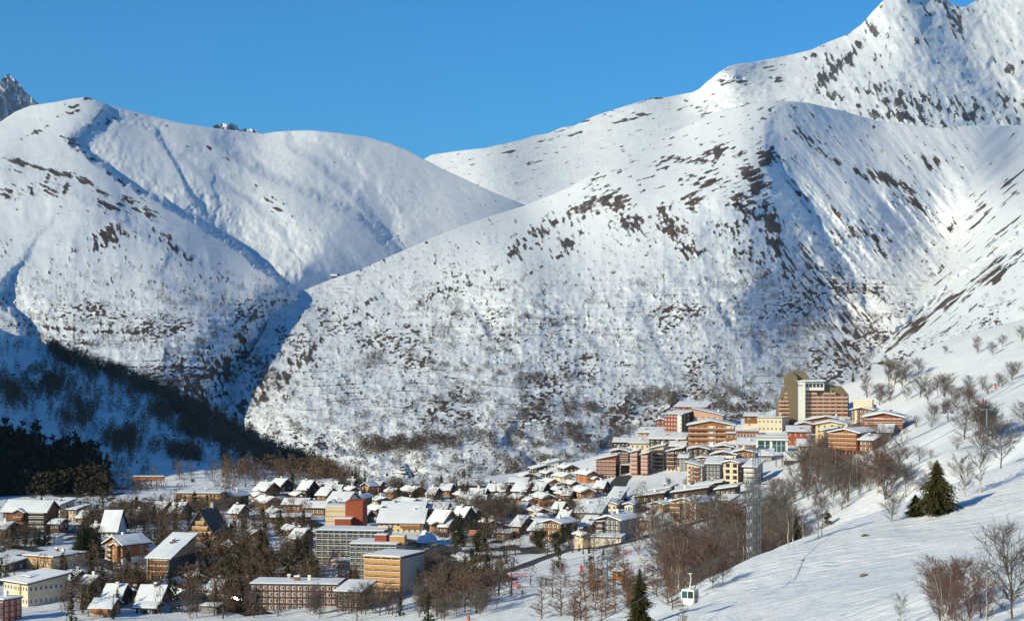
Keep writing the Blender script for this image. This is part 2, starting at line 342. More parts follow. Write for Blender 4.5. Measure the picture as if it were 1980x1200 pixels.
def rock_L(px, py):
    m = blobs(px, py, RK_L)
    near = sst(0, 60, py - (line([(-150,240),(130,262),(300,392),(480,500),(560,560),(1100,900)], px.ravel()).reshape(px.shape)))
    g = grain(px, py, [(near * sst(400, 470, py), 70, 12, 4.5, 340), (near * (1 - sst(400, 470, py)) + 1e-3, 28, 17, 3.8, 345), (1 - near, 30, 13, 4, 350)])
    r = m * 1.2 + (g - .5) * 1.9 + .06 - .16 * (1 - near)
    low = sst(490, 640, py); f = fbm(px / 6.5, py / 2.8, 370, 3); f2 = fbm(px / 80, py / 40, 375, 3)
    r = np.maximum(r, (f - .5) * 2.0 + (f2 - .5) * 2.0 + .16 * low - .9 * (1 - low) - .04)
    ph = (HY - py) / F * rf_L(px, py); w = np.abs(((ph + 12 * fbm(px / 180, py / 180, 389, 2)) / 7.0) % 1 - .5) * 2
    ter = sst(520, 600, py) * sst(.45, .6, fbm(px / 70, py / 20, 388, 2))
    r = np.maximum(r, ter * sst(.80, .95, w) * .66 * sst(.35, .5, fbm(px / 30, py / 8, 390, 2)))
    return r
build_sheet('left_mountain', -120, 1100, 2.05, TOP_L, [(-150,930),(450,860),(700,760),(1100,640)], 340, D_L, rock_L, MT_L)

# --- high snow ridge and rocky summit behind
TOP_B = [(780,330),(835,299),(870,294),(900,290),(940,286),(960,281),(985,276),(1010,270),(1035,262),(1060,258),(1085,247),(1110,243),(1150,224),(1200,208),(1240,196),(1262,189),(1290,188),(1310,184),(1340,178),(1352,172),(1365,160),(1390,140),(1410,128),(1432,123),(1450,122),(1480,116),(1520,108),(1570,96),(1600,82),(1640,66),(1665,48),(1690,20),(1705,4),(1720,-6),(1760,-24),(1800,-14),(1830,0),(1850,12),(1866,14),(1900,-6),(1980,-50),(2150,-120)]
C_B = [(780,450,5600),(835,299,6900),(1020,400,5700),(940,330,6200),(1060,258,7000),(1150,224,7100),(1200,330,6000),(1262,189,7200),(1340,178,7200),(1330,260,6400),(1400,200,6600),(1390,140,6950),(1560,190,6400),(1480,116,7500),(1570,96,7700),(1640,66,7800),(1720,-6,7900),(1760,60,7250),(1700,150,6500),(1640,130,6900),(1780,200,6100),(1860,240,5950),(1980,240,6200),(1900,60,7900),(1860,14,8300),(1980,-50,8900),(1980,150,7000),(1900,150,6900),(2150,-120,9000),(2150,240,6200),(1500,480,5000),(1000,480,5300),(2150,480,5000)]
ST_B = [([(1752,-24),(1770,20),(1788,58),(1815,95),(1850,125),(1900,180),(1960,230)],200,30,70),
 ([(1395,140),(1388,170),(1372,200)],70,12,40),([(1690,20),(1660,80),(1620,120),(1560,185)],60,16,40),([(1900,120),(1920,160),(1970,200)],60,12,40)]
rf_B = rbf(C_B, 60.)
def D_B(px, py):
    px = np.asarray(px, float); py = np.asarray(py, float)
    D = rf_B(px, py); mpp = D / F
    pk = sst(1340, 1420, px)
    a = grain(px, py, [(sst(1500, 1600, px), 60, 60, 14, 440), (1 - sst(1500, 1600, px), -20, 60, 14, 450)])
    D = D + (a - .5) * mpp * (12 + 12 * pk)
    D = D - (ridged(px / 80, py / 60, 470, 4) - .5) * mpp * (10 + 36 * pk)
    D = D + (fbm(px / 9, py / 6, 480, 3) - .5) * mpp * (3 + 8 * pk)
    return D + steps(px, py, ST_B) - (sst(.42, .62, rock_B(px, py)) - .5) * mpp * 4.0
RK_B = [(1850,45,10,26,-10,.62),(1840,30,8,30,-30,.55),(1790,20,8,20,-30,.45),(1840,10,30,6,20,.5),(1690,60,14,16,30,.5),(1650,100,14,50,35,.52),(1610,140,12,40,35,.62),(1600,150,22,14,0,.6),(1600,120,8,22,35,.5),
 (1430,155,26,8,10,.55),(1400,160,12,8,0,.5),(1460,125,14,4,0,.4),(1570,108,16,5,-20,.4),(1500,150,40,8,50,.3),(1620,190,50,10,20,.4),(1700,170,40,20,0,.34),(1780,200,70,22,0,.50),(1750,225,100,14,5,.55),(1880,215,40,24,0,.42),(1700,110,20,10,0,.36),(1950,130,30,14,20,.44),(1960,200,40,16,30,.42),(1960,235,30,12,0,.4),(1780,80,12,20,20,.4),
 (985,294,14,3,-8,.62),(1240,195,24,5,-14,.44),(1175,225,60,6,-14,.38),(1240,222,16,4,-8,.62),(1200,235,40,3,-12,.45),(1100,262,60,5,-14,.34),(1040,275,20,4,-10,.4),(1275,190,14,2,0,.6),(990,276,30,4,-10,.3),(1030,315,40,3,-10,.3),(1350,215,40,14,0,.36),(1320,200,14,6,0,.34)]
def rock_B(px, py):
    m = blobs(px, py, RK_B)
    g = grain(px, py, [(sst(1500, 1600, px), 62, 15, 4.5, 540), (1 - sst(1500, 1600, px), -14, 18, 3.6, 550)])
    r = m * 1.15 + (g - .5) * 1.9 + .05 - .08 * (1 - sst(1340, 1500, px))
    return np.maximum(r, (fbm(px / 9, py / 5, 560, 3) - .5) * 1.8 - .12)
build_sheet('summit_ridge', 780, 2130, 2.3, TOP_B, [(780,450),(2150,450)], 230, D_B, rock_B, MT_B, backd=120.)

# --- far peaks, the blue of haze put into their rock colour
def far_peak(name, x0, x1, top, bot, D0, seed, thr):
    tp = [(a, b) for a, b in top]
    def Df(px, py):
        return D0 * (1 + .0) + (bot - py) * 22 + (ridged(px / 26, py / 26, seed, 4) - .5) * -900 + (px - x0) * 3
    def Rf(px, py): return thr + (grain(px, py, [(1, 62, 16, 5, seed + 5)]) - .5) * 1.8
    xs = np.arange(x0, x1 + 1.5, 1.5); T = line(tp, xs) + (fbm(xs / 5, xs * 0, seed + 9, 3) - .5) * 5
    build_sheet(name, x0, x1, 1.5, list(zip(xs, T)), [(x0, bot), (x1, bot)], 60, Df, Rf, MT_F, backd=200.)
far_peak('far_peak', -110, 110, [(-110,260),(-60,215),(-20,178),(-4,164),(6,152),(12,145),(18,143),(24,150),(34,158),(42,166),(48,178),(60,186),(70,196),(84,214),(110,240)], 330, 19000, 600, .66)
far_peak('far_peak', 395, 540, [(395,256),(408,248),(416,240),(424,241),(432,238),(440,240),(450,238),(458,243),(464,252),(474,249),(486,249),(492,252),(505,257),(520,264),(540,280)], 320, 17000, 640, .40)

# --- shaded wooded hill on the left
TOP_H = [(-1500,100),(-900,60),(-600,200),(-300,380),(-120,520),(-40,600),(0,636),(30,648),(60,650),(95,668),(130,690),(190,705),(240,722),(300,747),(350,770),(400,797),(440,820),(480,842),(520,865),(560,885),(600,897),(640,912),(680,935),(720,960)]  # columns off the left edge: unseen rise, shaped to shade the slope
C_H = [(0,636,1500),(130,690,1450),(300,747,1330),(480,842,1180),(620,905,1060),(720,960,960),(0,1000,840),(300,985,860),(600,975,880),(0,800,1150),(150,830,1100),(300,860,1060),(450,900,1000),(200,760,1270),
 (-300,360,1100),(-600,200,960),(-900,60,860),(-1500,100,780),(-1500,1000,560),(-900,1000,620),(-300,1000,800),(-300,800,960),(-600,600,930),(720,1000,900)]
rf_H = rbf(C_H, 60.)
ST_H = [([(60,650),(110,720),(150,790),(160,860)],24,20,60),([(200,706),(260,760),(330,830),(380,890)],20,20,60),([(0,700),(40,760),(60,820)],20,16,50)]
def D_H(px, py):
    px = np.asarray(px, float); py = np.asarray(py, float)
    D = rf_H(px, py); mpp = D / F
    D = D - (ridged(px / 120, py / 70, 670, 3) - .5) * mpp * 34 + (fbm(px / 20, py / 9, 680, 3) - .5) * mpp * 9
    return D + steps(px, py, ST_H)
def rock_H(px, py):
    f = fbm(px / 12, py / 4.5, 690, 3)
    return (f - .5) * 1.6 + .05
build_sheet('wooded_hill', -1500, 720, 4.0, TOP_H, [(-1500,1010),(720,1010)], 120, D_H, rock_H, MT_H, backd=30.)
MT_H2 = MT_H

# --- village shelf and ski slopes (world height field)
C_N = [  # px, row, distance
 (1980,1200,120),(2150,1200,105),(1800,1200,135),(1640,1200,155),(1450,1200,190),(1310,1200,222),(1980,1050,210),(1850,1060,238),(1700,1100,235),(1550,1120,250),(1400,1150,250),
 (1980,935,290),(1980,850,352),(2100,780,370),(1860,964,350),(1780,990,345),(1700,1018,340),(1620,1040,330),(1540,1062,318),(1450,1090,300),(1370,1125,275),(1300,1175,255),
 (1980,880,470),(1860,985,440),(1700,1030,430),(1540,1085,400),(1400,1160,350),(1250,1230,320),(1100,1260,330),(1000,1250,380),
 (1980,800,520),(1980,745,600),(1900,830,500),(1850,880,470),(1800,850,560),(1800,800,720),(1900,780,610),(1900,700,850),(1980,690,800),(1700,925,560),(1700,880,650),(1600,985,500),(1600,940,600),(1580,900,720),(1700,830,880),(1500,1010,520),
 (1640,742,1020),(1700,790,950),(1730,704,1050),(1820,660,1060),(1980,624,1080),(2100,590,1080),(1980,660,920),
 (1640,800,1250),(1820,720,1280),(1980,680,1300),(2150,650,1300),
 (1350,1050,560),(1300,1030,600),(1200,1075,530),(1100,1115,500),(1000,1155,470),(900,1172,470),(750,1190,478),(600,1197,490),(400,1200,495),(200,1203,492),(0,1205,490),(1200,1150,440),(1100,1180,430),(1300,1100,470),(1250,1170,380),
 (-300,1205,490),(-300,1100,602),(-300,1000,770),(0,1100,602),(0,1000,770),(300,1100,602),(300,1000,770),(600,1100,602),(600,1000,770),(900,1100,602),(900,1000,770),(1100,1055,650),(1100,1000,770),(0,960,866),(300,960,866),(600,950,894),(900,945,909),(600,925,972),(800,925,972),(1000,920,985),(350,925,972),
 (1150,990,745),(1150,925,930),(1250,1000,690),(1280,960,770),(1300,925,850),(1210,905,900),(1180,880,980),(1100,895,1020),(1040,905,1020),(1350,985,690),(1400,960,720),(1460,945,740),(1450,905,820),(1350,870,930),(1350,845,960),(1400,850,930),(1500,880,850),(1540,880,840),(1570,815,950),(1500,815,960),(1620,860,880),(1640,815,955),(1700,845,880),(1450,830,960),(1300,838,990),
 (1450,1010,600),(1550,920,720),
 (800,1050,1250),(300,1050,1250),(1000,1050,1250),(1200,1050,1250),(1400,960,1200),(1550,880,1180),(1200,1120,1350),(1500,1060,1350),(600,1120,1400),(0,1100,1300),
 (2100,950,60*4.5),(2200,700,600),(-900,1100,600),(-900,1205,490),(-900,1000,760),
 (2150,1400,60),(1500,1500,90),(1000,1350,300),(500,1400,300),(0,1450,300),(-500,1450,300),(1200,1600,120),(900,1900,120)]
CW_N = [wpt(*c) for c in C_N]
gN = rbf(CW_N, 12., log=False, lam=1e-4)
def relief_N(x, y):
    h = (fbm(x / 34, y / 46, 700, 3) - .5) * 2.4 + (fbm(x / 9, y / 14, 710, 3) - .5) * .55
    # wind ripples and softened tracks on the near slope
    k = 1 - sst(380, 560, y)
    u = x * .92 + y * .39; v = -x * .39 + y * .92
    h = h + k * ((ridged(u / 5.0, v / 1.7, 720, 2) - .5) * .20 + (fbm(x / 2.2, y / 3.0, 730, 3) - .5) * .16)
    vil = sst(500, 620, y) * (1 - sst(60, 130, x))
    return h * (1 - .45 * vil)
def gz(x, y):
    x = np.asarray(x, float); y = np.asarray(y, float)
    return gN(x, y) + relief_N(x, y)
_Dm = np.concatenate([np.arange(60, 400, 2.5), np.arange(400, 1290, 4.0)])
_Pm = np.arange(-60, 2081, 10.0)
_PG, _DG = np.meshgrid(_Pm, _Dm, indexing='ij')
_ZT = gz((_PG - CX) / F * _DG, _DG)
def hit(px, py, dmin=60.):
    """distance at which the sight line through a photo pixel meets the near ground"""
    u = min(max((px - _Pm[0]) / 10.0, 0), len(_Pm) - 1.001); i = int(u); t = u - i
    row = _ZT[i] * (1 - t) + _ZT[i + 1] * t - (HY - py) / F * _Dm
    m = (row >= 0) & (_Dm >= dmin)
    if not m.any(): return 1280.
    j = int(np.argmax(m))
    if j == 0: return float(_Dm[0])
    a, b = row[j-1], row[j]; w = -a / (b - a) if b > a and a < 0 else 1
    return float(_Dm[j-1] + (_Dm[j] - _Dm[j-1]) * w)
def near_field():
    pxs = np.arange(-1000, 3500, 6.0); rows = 470
    d = 48 * (1400 / 48.) ** (np.linspace(0, 1, rows))
    PX, D = np.meshgrid(pxs, d); X = (PX - CX) / F * D
    Z = gz(X, D)
    V = np.stack([X, D, Z], -1).reshape(-1, 3); nc = len(pxs)
    i = np.arange(rows - 1)[:, None] * nc + np.arange(nc - 1)[None]
    Fc = np.stack([i, i + 1, i + nc + 1, i + nc], -1).reshape(-1, 4)
    me = new_mesh('snow_slopes', V, Fc, [MT_N], smooth=True)
    f = fbm(X / 5, D / 7, 740, 3); f2 = fbm(X / 40, D / 60, 745, 3)
    PYr = HY - Z * F / D
    vil = sst(520, 640, D) * (1 - sst(-10, 60, X + (D - 800) * .1)) 
    rk = (f - .5) * 1.4 + (f2 - .5) * .9 - .35 + .70 * vil
    # worn ground among the brush behind the near crest
    a = me.attributes.new('rock', 'FLOAT', 'POINT'); a.data.foreach_set('value', rk.astype(np.float32).ravel())
    link('snow_slopes', me, kind='structure')
near_field()
# valley floor far below, out to the horizon
vf = new_mesh('valley_floor', [(-40000,-2000,-420),(40000,-2000,-420),(40000,60000,-420),(-40000,60000,-420)], [(0,1,2,3)], [mat('valley_snow', (.7,.72,.75), .9, .15, .002)])
link('valley_floor', vf, kind='structure')
# ------------------------------------------------------------------ building kit
M = {}
def cm(n, c, **k): M[n] = mat(n, c, **k)
cm('wood_orange', (.37,.145,.05), noise=.3, nscale=2.5); cm('wood_brown', (.24,.105,.045), noise=.3, nscale=2.5)
cm('wood_dark', (.085,.05,.032), noise=.3, nscale=2.5); cm('wood_red', (.30,.085,.04), noise=.2, nscale=2)
cm('cream', (.72,.58,.40), noise=.08, nscale=.6); cm('yellow', (.75,.55,.25), noise=.08, nscale=.6); cm('pale', (.72,.64,.52), noise=.1, nscale=.6)
cm('white', (.80,.77,.70), noise=.06, nscale=.8); cm('tan', (.50,.29,.14), noise=.12, nscale=.8); cm('ochre', (.56,.30,.115), noise=.12, nscale=.8)
cm('brick', (.30,.075,.045), noise=.18, nscale=1.2); cm('maroon', (.15,.05,.04), noise=.15, nscale=1); cm('rust', (.36,.085,.035), noise=.1, nscale=1)
cm('grey', (.26,.25,.24), noise=.12, nscale=.8); cm('dark_grey', (.09,.085,.08), noise=.15, nscale=.8); cm('olive', (.20,.155,.095), noise=.1, nscale=.5)
cm('concrete', (.45,.42,.38), noise=.15, nscale=.7); cm('pink', (.62,.36,.27), noise=.08, nscale=.8); cm('green', (.30,.36,.20), noise=.08)
cm('pink_beige', (.60,.36,.26), noise=.1, nscale=.8); cm('roof_felt', (.10,.085,.08), noise=.2, nscale=1.5); cm('tile_red', (.28,.10,.06), noise=.2, nscale=2)
cm('snow', (.88,.885,.90), rough=.7, noise=.05, nscale=.5, bump=.35); cm('steel', (.22,.25,.27), rough=.45, metal=.7); cm('dark_steel', (.10,.105,.11), rough=.5, metal=.4)
cm('window_glass', (.018,.024,.03), rough=.12, spec=.9); cm('teal_glass', (.02,.09,.10), rough=.1, spec=.9); cm('frame_white', (.75,.73,.68)); cm('frame_wood', (.20,.09,.04))
cm('red_paint', (.62,.05,.03), rough=.5); cm('deep_blue', (.03,.10,.40)); cm('asphalt', (.055,.053,.052), rough=.9, noise=.35, nscale=.15); cm('curtain', (.62,.56,.46))

class MB:
    def __init__(s): s.v = []; s.f = []; s.m = []
    def quad(s, a, b, c, d, m=0):
        n = len(s.v); s.v += [a, b, c, d]; s.f.append((n, n+1, n+2, n+3)); s.m.append(m)
    def poly(s, pts, m=0):
        n = len(s.v); s.v += list(pts); s.f.append(tuple(range(n, n + len(pts)))); s.m.append(m)
    def box(s, x0, x1, y0, y1, z0, z1, m=0):
        n = len(s.v)
        s.v += [(x0,y0,z0),(x1,y0,z0),(x1,y1,z0),(x0,y1,z0),(x0,y0,z1),(x1,y0,z1),(x1,y1,z1),(x0,y1,z1)]
        for q in ((0,3,2,1),(4,5,6,7),(0,1,5,4),(1,2,6,5),(2,3,7,6),(3,0,4,7)): s.f.append(tuple(n + k for k in q)); s.m.append(m)
    def prism(s, prof, axis, a0, a1, m=0):
        """closed profile [(u,z)] swept along x or y"""
        n = len(s.v); k = len(prof)
        for a in (a0, a1):
            for u, z in prof: s.v.append((a, u, z) if axis == 'x' else (u, a, z))
        for i in range(k):
            j = (i + 1) % k; q = (n+i, n+j, n+k+j, n+k+i); s.f.append(q if axis == 'x' else q[::-1]); s.m.append(m)
        e0 = tuple(n + i for i in range(k)); e1 = tuple(n + k + i for i in range(k))
        if axis == 'x': s.f += [e0[::-1], e1]
        else: s.f += [e0, e1[::-1]]
        s.m += [m, m]
    def slab(s, p00, p10, p11, p01, th, nx=5, ny=4, jit=.12, m=0, r=R):
        """a lying snow layer with rounded, uneven edges between four corners"""
        P = [np.array(p, float) for p in (p00, p10, p11, p01)]; n = len(s.v); g = {}
        for j in range(ny + 1):
            for i in range(nx + 1):
                u = i / nx; v = j / ny
                if i in (0, nx): v_ = v
                b = P[0]*(1-u)*(1-v) + P[1]*u*(1-v) + P[2]*u*v + P[3]*(1-u)*v
                e = (i in (0, nx)) + (j in (0, ny))
                if e:
                    c = (P[0]+P[1]+P[2]+P[3]) / 4; dd = c - b; dd[2] = 0; L = math.hypot(dd[0], dd[1]) + 1e-6
                    b = b + dd / L * r.uniform(0, jit * 1.6)
                t = th * (.62 if e else 1) * (1 + r.uniform(-jit, jit))
                g[i, j, 1] = len(s.v); s.v.append((b[0], b[1], b[2] + t))
                if e: g[i, j, 0] = len(s.v); s.v.append((b[0], b[1], b[2] + .01))
        for j in range(ny):
            for i in range(nx): s.f.append((g[i,j,1], g[i+1,j,1], g[i+1,j+1,1], g[i,j+1,1])); s.m.append(m)
        for i in range(nx):
            s.f.append((g[i,0,0], g[i+1,0,0], g[i+1,0,1], g[i,0,1])); s.f.append((g[i+1,ny,0], g[i,ny,0], g[i,ny,1], g[i+1,ny,1])); s.m += [m, m]
        for j in range(ny):
            s.f.append((g[0,j+1,0], g[0,j,0], g[0,j,1], g[0,j+1,1])); s.f.append((g[nx,j,0], g[nx,j+1,0], g[nx,j+1,1], g[nx,j,1])); s.m += [m, m]
    def tube(s, a, b, r0, r1=None, k=5, m=0, cap=False):
        r1 = r0 if r1 is None else r1
        a = Vector(a); b = Vector(b); d = (b - a); 
        if d.length < 1e-6: return
        d.normalize(); u = d.orthogonal().normalized(); w = d.cross(u); n = len(s.v)
        for c, r in ((a, r0), (b, r1)):
            for i in range(k):
                t = 2 * math.pi * i / k; p = c + (u * math.cos(t) + w * math.sin(t)) * r; s.v.append(tuple(p))
        for i in range(k):
            j = (i + 1) % k; s.f.append((n+i, n+j, n+k+j, n+k+i)); s.m.append(m)
        if cap: s.f.append(tuple(n+k+i for i in range(k))); s.m.append(m)
    def mesh(s, name, mats, smooth=False): return new_mesh(name, s.v, s.f, mats, s.m, smooth)
    def part(s, name, mats, parent, **k):
        if not isinstance(mats, (list, tuple)): mats = [mats]
        return link(name, s.mesh(name, [M[x] if isinstance(x, str) else x for x in mats]), parent, **k)

_wc = {}
def win_mesh(w, h, fr, style='win'):
    key = (round(w, 1), round(h, 1), fr, style)
    if key not in _wc:
        b = MB(); w, h = key[0], key[1]; t = .09
        # outer frame ring, pane set back, mullion; stands at x centre, base z, outside is -y
        b.box(-w/2, w/2, -.07, .0, 0, t, 0); b.box(-w/2, w/2, -.07, .0, h - t, h, 0)
        b.box(-w/2, -w/2 + t, -.07, .0, t, h - t, 0); b.box(w/2 - t, w/2, -.07, .0, t, h - t, 0)
        b.box(-.04, .04, -.06, .0, t, h - t, 0)
        b.quad((-w/2 + t, -.02, t), (w/2 - t, -.02, t), (w/2 - t, -.02, h - t), (-w/2 + t, -.02, h - t), 1)
        b.quad((-w/2 + t, -.035, t), (-w/2 + t + .2*w, -.035, t), (-w/2 + t + .2*w, -.035, h - t), (-w/2 + t, -.035, h - t), 2)
        if style == 'snow': b.box(-w/2 - .05, w/2 + .05, -.22, -.07, -.03, .16, 3)
        _wc[key] = b.mesh('window', [M[fr], M['window_glass'], M['curtain'], M['snow']])
    return _wc[key]
_bc = {}
def balcony_mesh(w, d, slabm, railm, snow=True, solid=True):
    key = (round(w, 1), round(d, 1), slabm, railm, snow, solid)
    if key not in _bc:
        b = MB(); w, d = key[0], key[1]
        b.box(-w/2, w/2, -d, 0, -.2, 0, 0)
        if solid: b.box(-w/2, w/2, -d, -d + .08, .12, 1.0, 1); b.box(-w/2, -w/2 + .08, -d + .08, 0, .12, 1.0, 1); b.box(w/2 - .08, w/2, -d + .08, 0, .12, 1.0, 1)
        else:
            b.box(-w/2, w/2, -d, -d + .06, .95, 1.05, 1)
            n = max(2, int(w / .9))
            for i in range(n + 1): x = -w/2 + .03 + (w - .06) * i / n; b.box(x - .03, x + .03, -d + .005, -d + .055, 0, .95, 1)
            b.box(-w/2 + .06, w/2 - .06, -d + .01, -d + .05, .45, .52, 1)
        if snow: b.box(-w/2, w/2, -d - .03, -d + .10, 1.06, 1.2, 2)
        _bc[key] = b.mesh('balcony', [M[slabm], M[railm], M['snow']])
    return _bc[key]
def place(name, me, parent, x, y, z, rz=0.):
    o = bpy.data.objects.new(name, me); COL.objects.link(o); o.parent = parent; o.location = (x, y, z); o.rotation_euler = (0, 0, rz); return o

def roof_parts(root, W, Dp, H, roof, pitch, ov=.9, th=.45, roofm='roof_felt', x0=None, y0=0., snow='snow', gap=False):
    """roof (eaves slab) and its snow cover. E: ridge along the front; G: gable to the front; M: rises to the back; m: falls to the back; F: flat; X/x: rises to the right/left"""
    x0 = -W/2 if x0 is None else x0; x1 = x0 + W; y1 = y0 + Dp; t = math.tan(math.radians(pitch)); rt = .28
    r = MB(); s = MB()
    def face(a, b, c, d, nx, ny):
        A = [np.array(q, float) for q in (a, b, c, d)]
        n = len(r.v); r.v += [tuple(q) for q in A] + [(q[0], q[1], q[2] - rt) for q in A]
        for f in ((0,1,2,3),(7,6,5,4),(0,4,5,1),(1,5,6,2),(2,6,7,3),(3,7,4,0)): r.f.append(tuple(n+k for k in f)); r.m.append(0)
        s.slab(*[tuple(q + np.array([0,0,.002])) for q in A], th, nx, ny, .13)
    hx = max(3, int(W / 2.5)); hy = max(3, int(Dp / 2.5))
    if roof == 'E':
        ym = (y0 + y1) / 2; zr = H + (Dp/2) * t + .1; ze = H - ov * t + .1
        face((x0-ov, y0-ov, ze), (x1+ov, y0-ov, ze), (x1+ov, ym, zr), (x0-ov, ym, zr), hx, max(3, hy//2))
        face((x0-ov, ym+.001, zr), (x1+ov, ym+.001, zr), (x1+ov, y1+ov, ze), (x0-ov, y1+ov, ze), hx, max(3, hy//2))
        top = zr
    elif roof == 'G':
        xm = (x0 + x1) / 2; zr = H + (W/2) * t + .1; ze = H - ov * t + .1
        face((x0-ov, y0-ov, ze), (xm, y0-ov, zr), (xm, y1+ov, zr), (x0-ov, y1+ov, ze), max(3, hx//2), hy)
        face((xm+.001, y0-ov, zr), (x1+ov, y0-ov, ze), (x1+ov, y1+ov, ze), (xm+.001, y1+ov, zr), max(3, hx//2), hy)
        top = zr
    elif roof == 'M':
        face((x0-ov, y0-ov, H - ov*t + .1), (x1+ov, y0-ov, H - ov*t + .1), (x1+ov, y1+ov, H + (Dp+ov)*t + .1), (x0-ov, y1+ov, H + (Dp+ov)*t + .1), hx, hy); top = H + Dp*t
    elif roof == 'X':
        face((x0-ov, y0-ov, H - ov*t + .1), (x1+ov, y0-ov, H + (W+ov)*t + .1), (x1+ov, y1+ov, H + (W+ov)*t + .1), (x0-ov, y1+ov, H - ov*t + .1), hx, hy); top = H + W*t
    elif roof == 'x':
        face((x0-ov, y0-ov, H + (W+ov)*t + .1), (x1+ov, y0-ov, H - ov*t + .1), (x1+ov, y1+ov, H - ov*t + .1), (x0-ov, y1+ov, H + (W+ov)*t + .1), hx, hy); top = H + W*t
    else:
        o = ov * .35
        face((x0-o, y0-o, H + .3), (x1+o, y0-o, H + .3), (x1+o, y1+o, H + .3), (x0-o, y1+o, H + .3), hx, hy); top = H + .3
    ro = r.part('roof', roofm, root)
    if snow: s.part('snow_cover', snow, ro)
    return ro, top
def walls(W, Dp, H, roof, pitch, x0=None, y0=0., zb=-4.):
    x0 = -W/2 if x0 is None else x0; x1 = x0 + W; y1 = y0 + Dp; t = math.tan(math.radians(pitch)); b = MB()
    if roof == 'E': b.prism([(y0, zb), (y1, zb), (y1, H - .2), ((y0+y1)/2, H + Dp/2*t - .2), (y0, H - .2)], 'x', x0, x1)
    elif roof == 'G': b.prism([(x0, zb), (x1, zb), (x1, H - .2), ((x0+x1)/2, H + W/2*t - .2), (x0, H - .2)], 'y', y0, y1)
    elif roof == 'M': b.prism([(y0, zb), (y1, zb), (y1, H + Dp*t - .2), (y0, H - .2)], 'x', x0, x1)
    elif roof == 'X': b.prism([(x0, zb), (x1, zb), (x1, H + W*t - .2), (x0, H - .2)], 'y', y0, y1)
    elif roof == 'x': b.prism([(x0, zb), (x1, zb), (x1, H - .2), (x0, H + W*t - .2)], 'y', y0, y1)
    else: b.box(x0, x1, y0, y1, zb, H + .02)
    return b
FOOT = []      # footprints of what is built: (x, y, radius)
def building(name, label, cat, x0, x1, pe, pb, yaw=-6., depth=10., roof='E', pitch=20., wall='wood_brown', base=None, D=None, floors=None, nb=None,
             bal=None, frame='frame_white', snowsill=False, nside=None, gables=(), chim=1, ov=.9, th=.45, roofm='roof_felt', fins=None, panel=None, win=True, solid=True, wh=1.2, ww=1.1, group=None, sidewall=None, annex=()):
    """x0,x1: photo columns of the whole body; pe, pb: rows of the front eave and the base"""
    pxc = (x0 + x1) / 2
    Dh = hit(pxc, pb, 430.)
    D = Dh if D is None else min(D, Dh + 4)
    a = math.radians(yaw); tot = (x1 - x0) / F * D
    depth = min(depth, .5 * tot / max(abs(math.sin(a)), .05)); side = depth * abs(math.sin(a))
    Wd = max((tot - side) / math.cos(a), tot * .35, 3.)
    H = max((pb - pe) / F * D, 2.4)
    sx = side if yaw < 0 else 0.
    xl = (x0 - CX) / F * D + (side if yaw > 0 else 0)
    cx = xl + Wd * math.cos(a) / 2; cz = (HY - pb) / F * D
    root = bpy.data.objects.new(name, None); COL.objects.link(root); root['label'] = label; root['category'] = cat
    if group: root['group'] = group
    root.location = (cx, D, cz); root.rotation_euler = (0, 0, a)
    FOOT.append((cx - depth/2*math.sin(a), D + depth / 2 * math.cos(a), max(Wd, depth) / 2 + .5))
    W = Wd; zb = min(-4., float(gz(cx, D + depth)) - cz - 2, float(gz(cx, D)) - cz - 2)
    walls(W, depth, H, roof, pitch, zb=zb).part('wall', wall, root)
    if sidewall:
        s = MB(); s.box(W/2, W/2 + .05, .0, depth, -3, H - .3); s.part('side_wall', sidewall, root)
    if roof in 'EFMm' or True: pass
    nf = floors or max(1, int(round(H / 2.75))); fh = H / nf; nb = nb or max(1, int(round(W / 3.3))); bw = W / nb
    zb0 = 0
    if base:
        bh = H * base[1]; b = MB(); b.box(-W/2 - .05, W/2 + .05, -.05, depth + .05, zb, bh); b.part('plaster_base', base[0], root)
    off = .06 if base else .004
    if panel:   # broad upright panels of another colour: (from, to, colour)
        for f0, f1, c in panel:
            b = MB(); b.box(-W/2 + W*f0, -W/2 + W*f1, -.5, -.02, -3, H - .25); b.part('facade_panel', c, root)
    if win:
        me = win_mesh(min(ww, bw * .7), min(wh, fh * .62), frame, 'snow' if snowsill else 'win')
        hh = min(wh, fh * .62)
        for k in range(nf):
            y = -(.055 if base and (k + .3) * fh < H * base[1] else .004)
            for i in range(nb):
                x = -W/2 + bw * (i + .5)
                if panel and any(-W/2 + W*f0 - .6 < x < -W/2 + W*f1 + .6 for f0, f1, c in panel):
                    y_ = -.505
                else: y_ = y
                place('window', me, root, x, y_, fh * k + (fh - hh) * .55)
        ns = nside if nside is not None else max(1, int(depth / 4.5))
        s = 1 if yaw < 0 else -1
        for k in range(nf):
            yy = .055 if base and (k + .3) * fh < H * base[1] else .004
            for i in range(ns):
                place('window', me, root, s * (W/2 + max(yy, .055 if sidewall else 0)), depth * (i + .5) / ns, fh * k + (fh - hh) * .55, s * math.pi / 2)
    if bal:     # (slab colour, rail colour, from, to, depth)
        sm, rm, f0, f1, dd = bal; bme = balcony_mesh(W * (f1 - f0), dd, sm, rm, True, solid)
        for k in range(0 if nf == 1 else (0 if bal[2] < -.5 else 1), nf):
            place('balcony', bme, root, -W/2 + W * (f0 + f1) / 2, -.075, fh * k + .12)
    if fins:    # upright dividers between the bays: (colour, depth)
        b = MB(); b.box(-.12, .12, -fins[1], -.01, -1, H - .25); fm = b.mesh('fin', [M[fins[0]]])
        for i in range(nb + 1): place('fin', fm, root, max(-W/2 + .14, min(W/2 - .14, -W/2 + bw * i)), 0, 0)
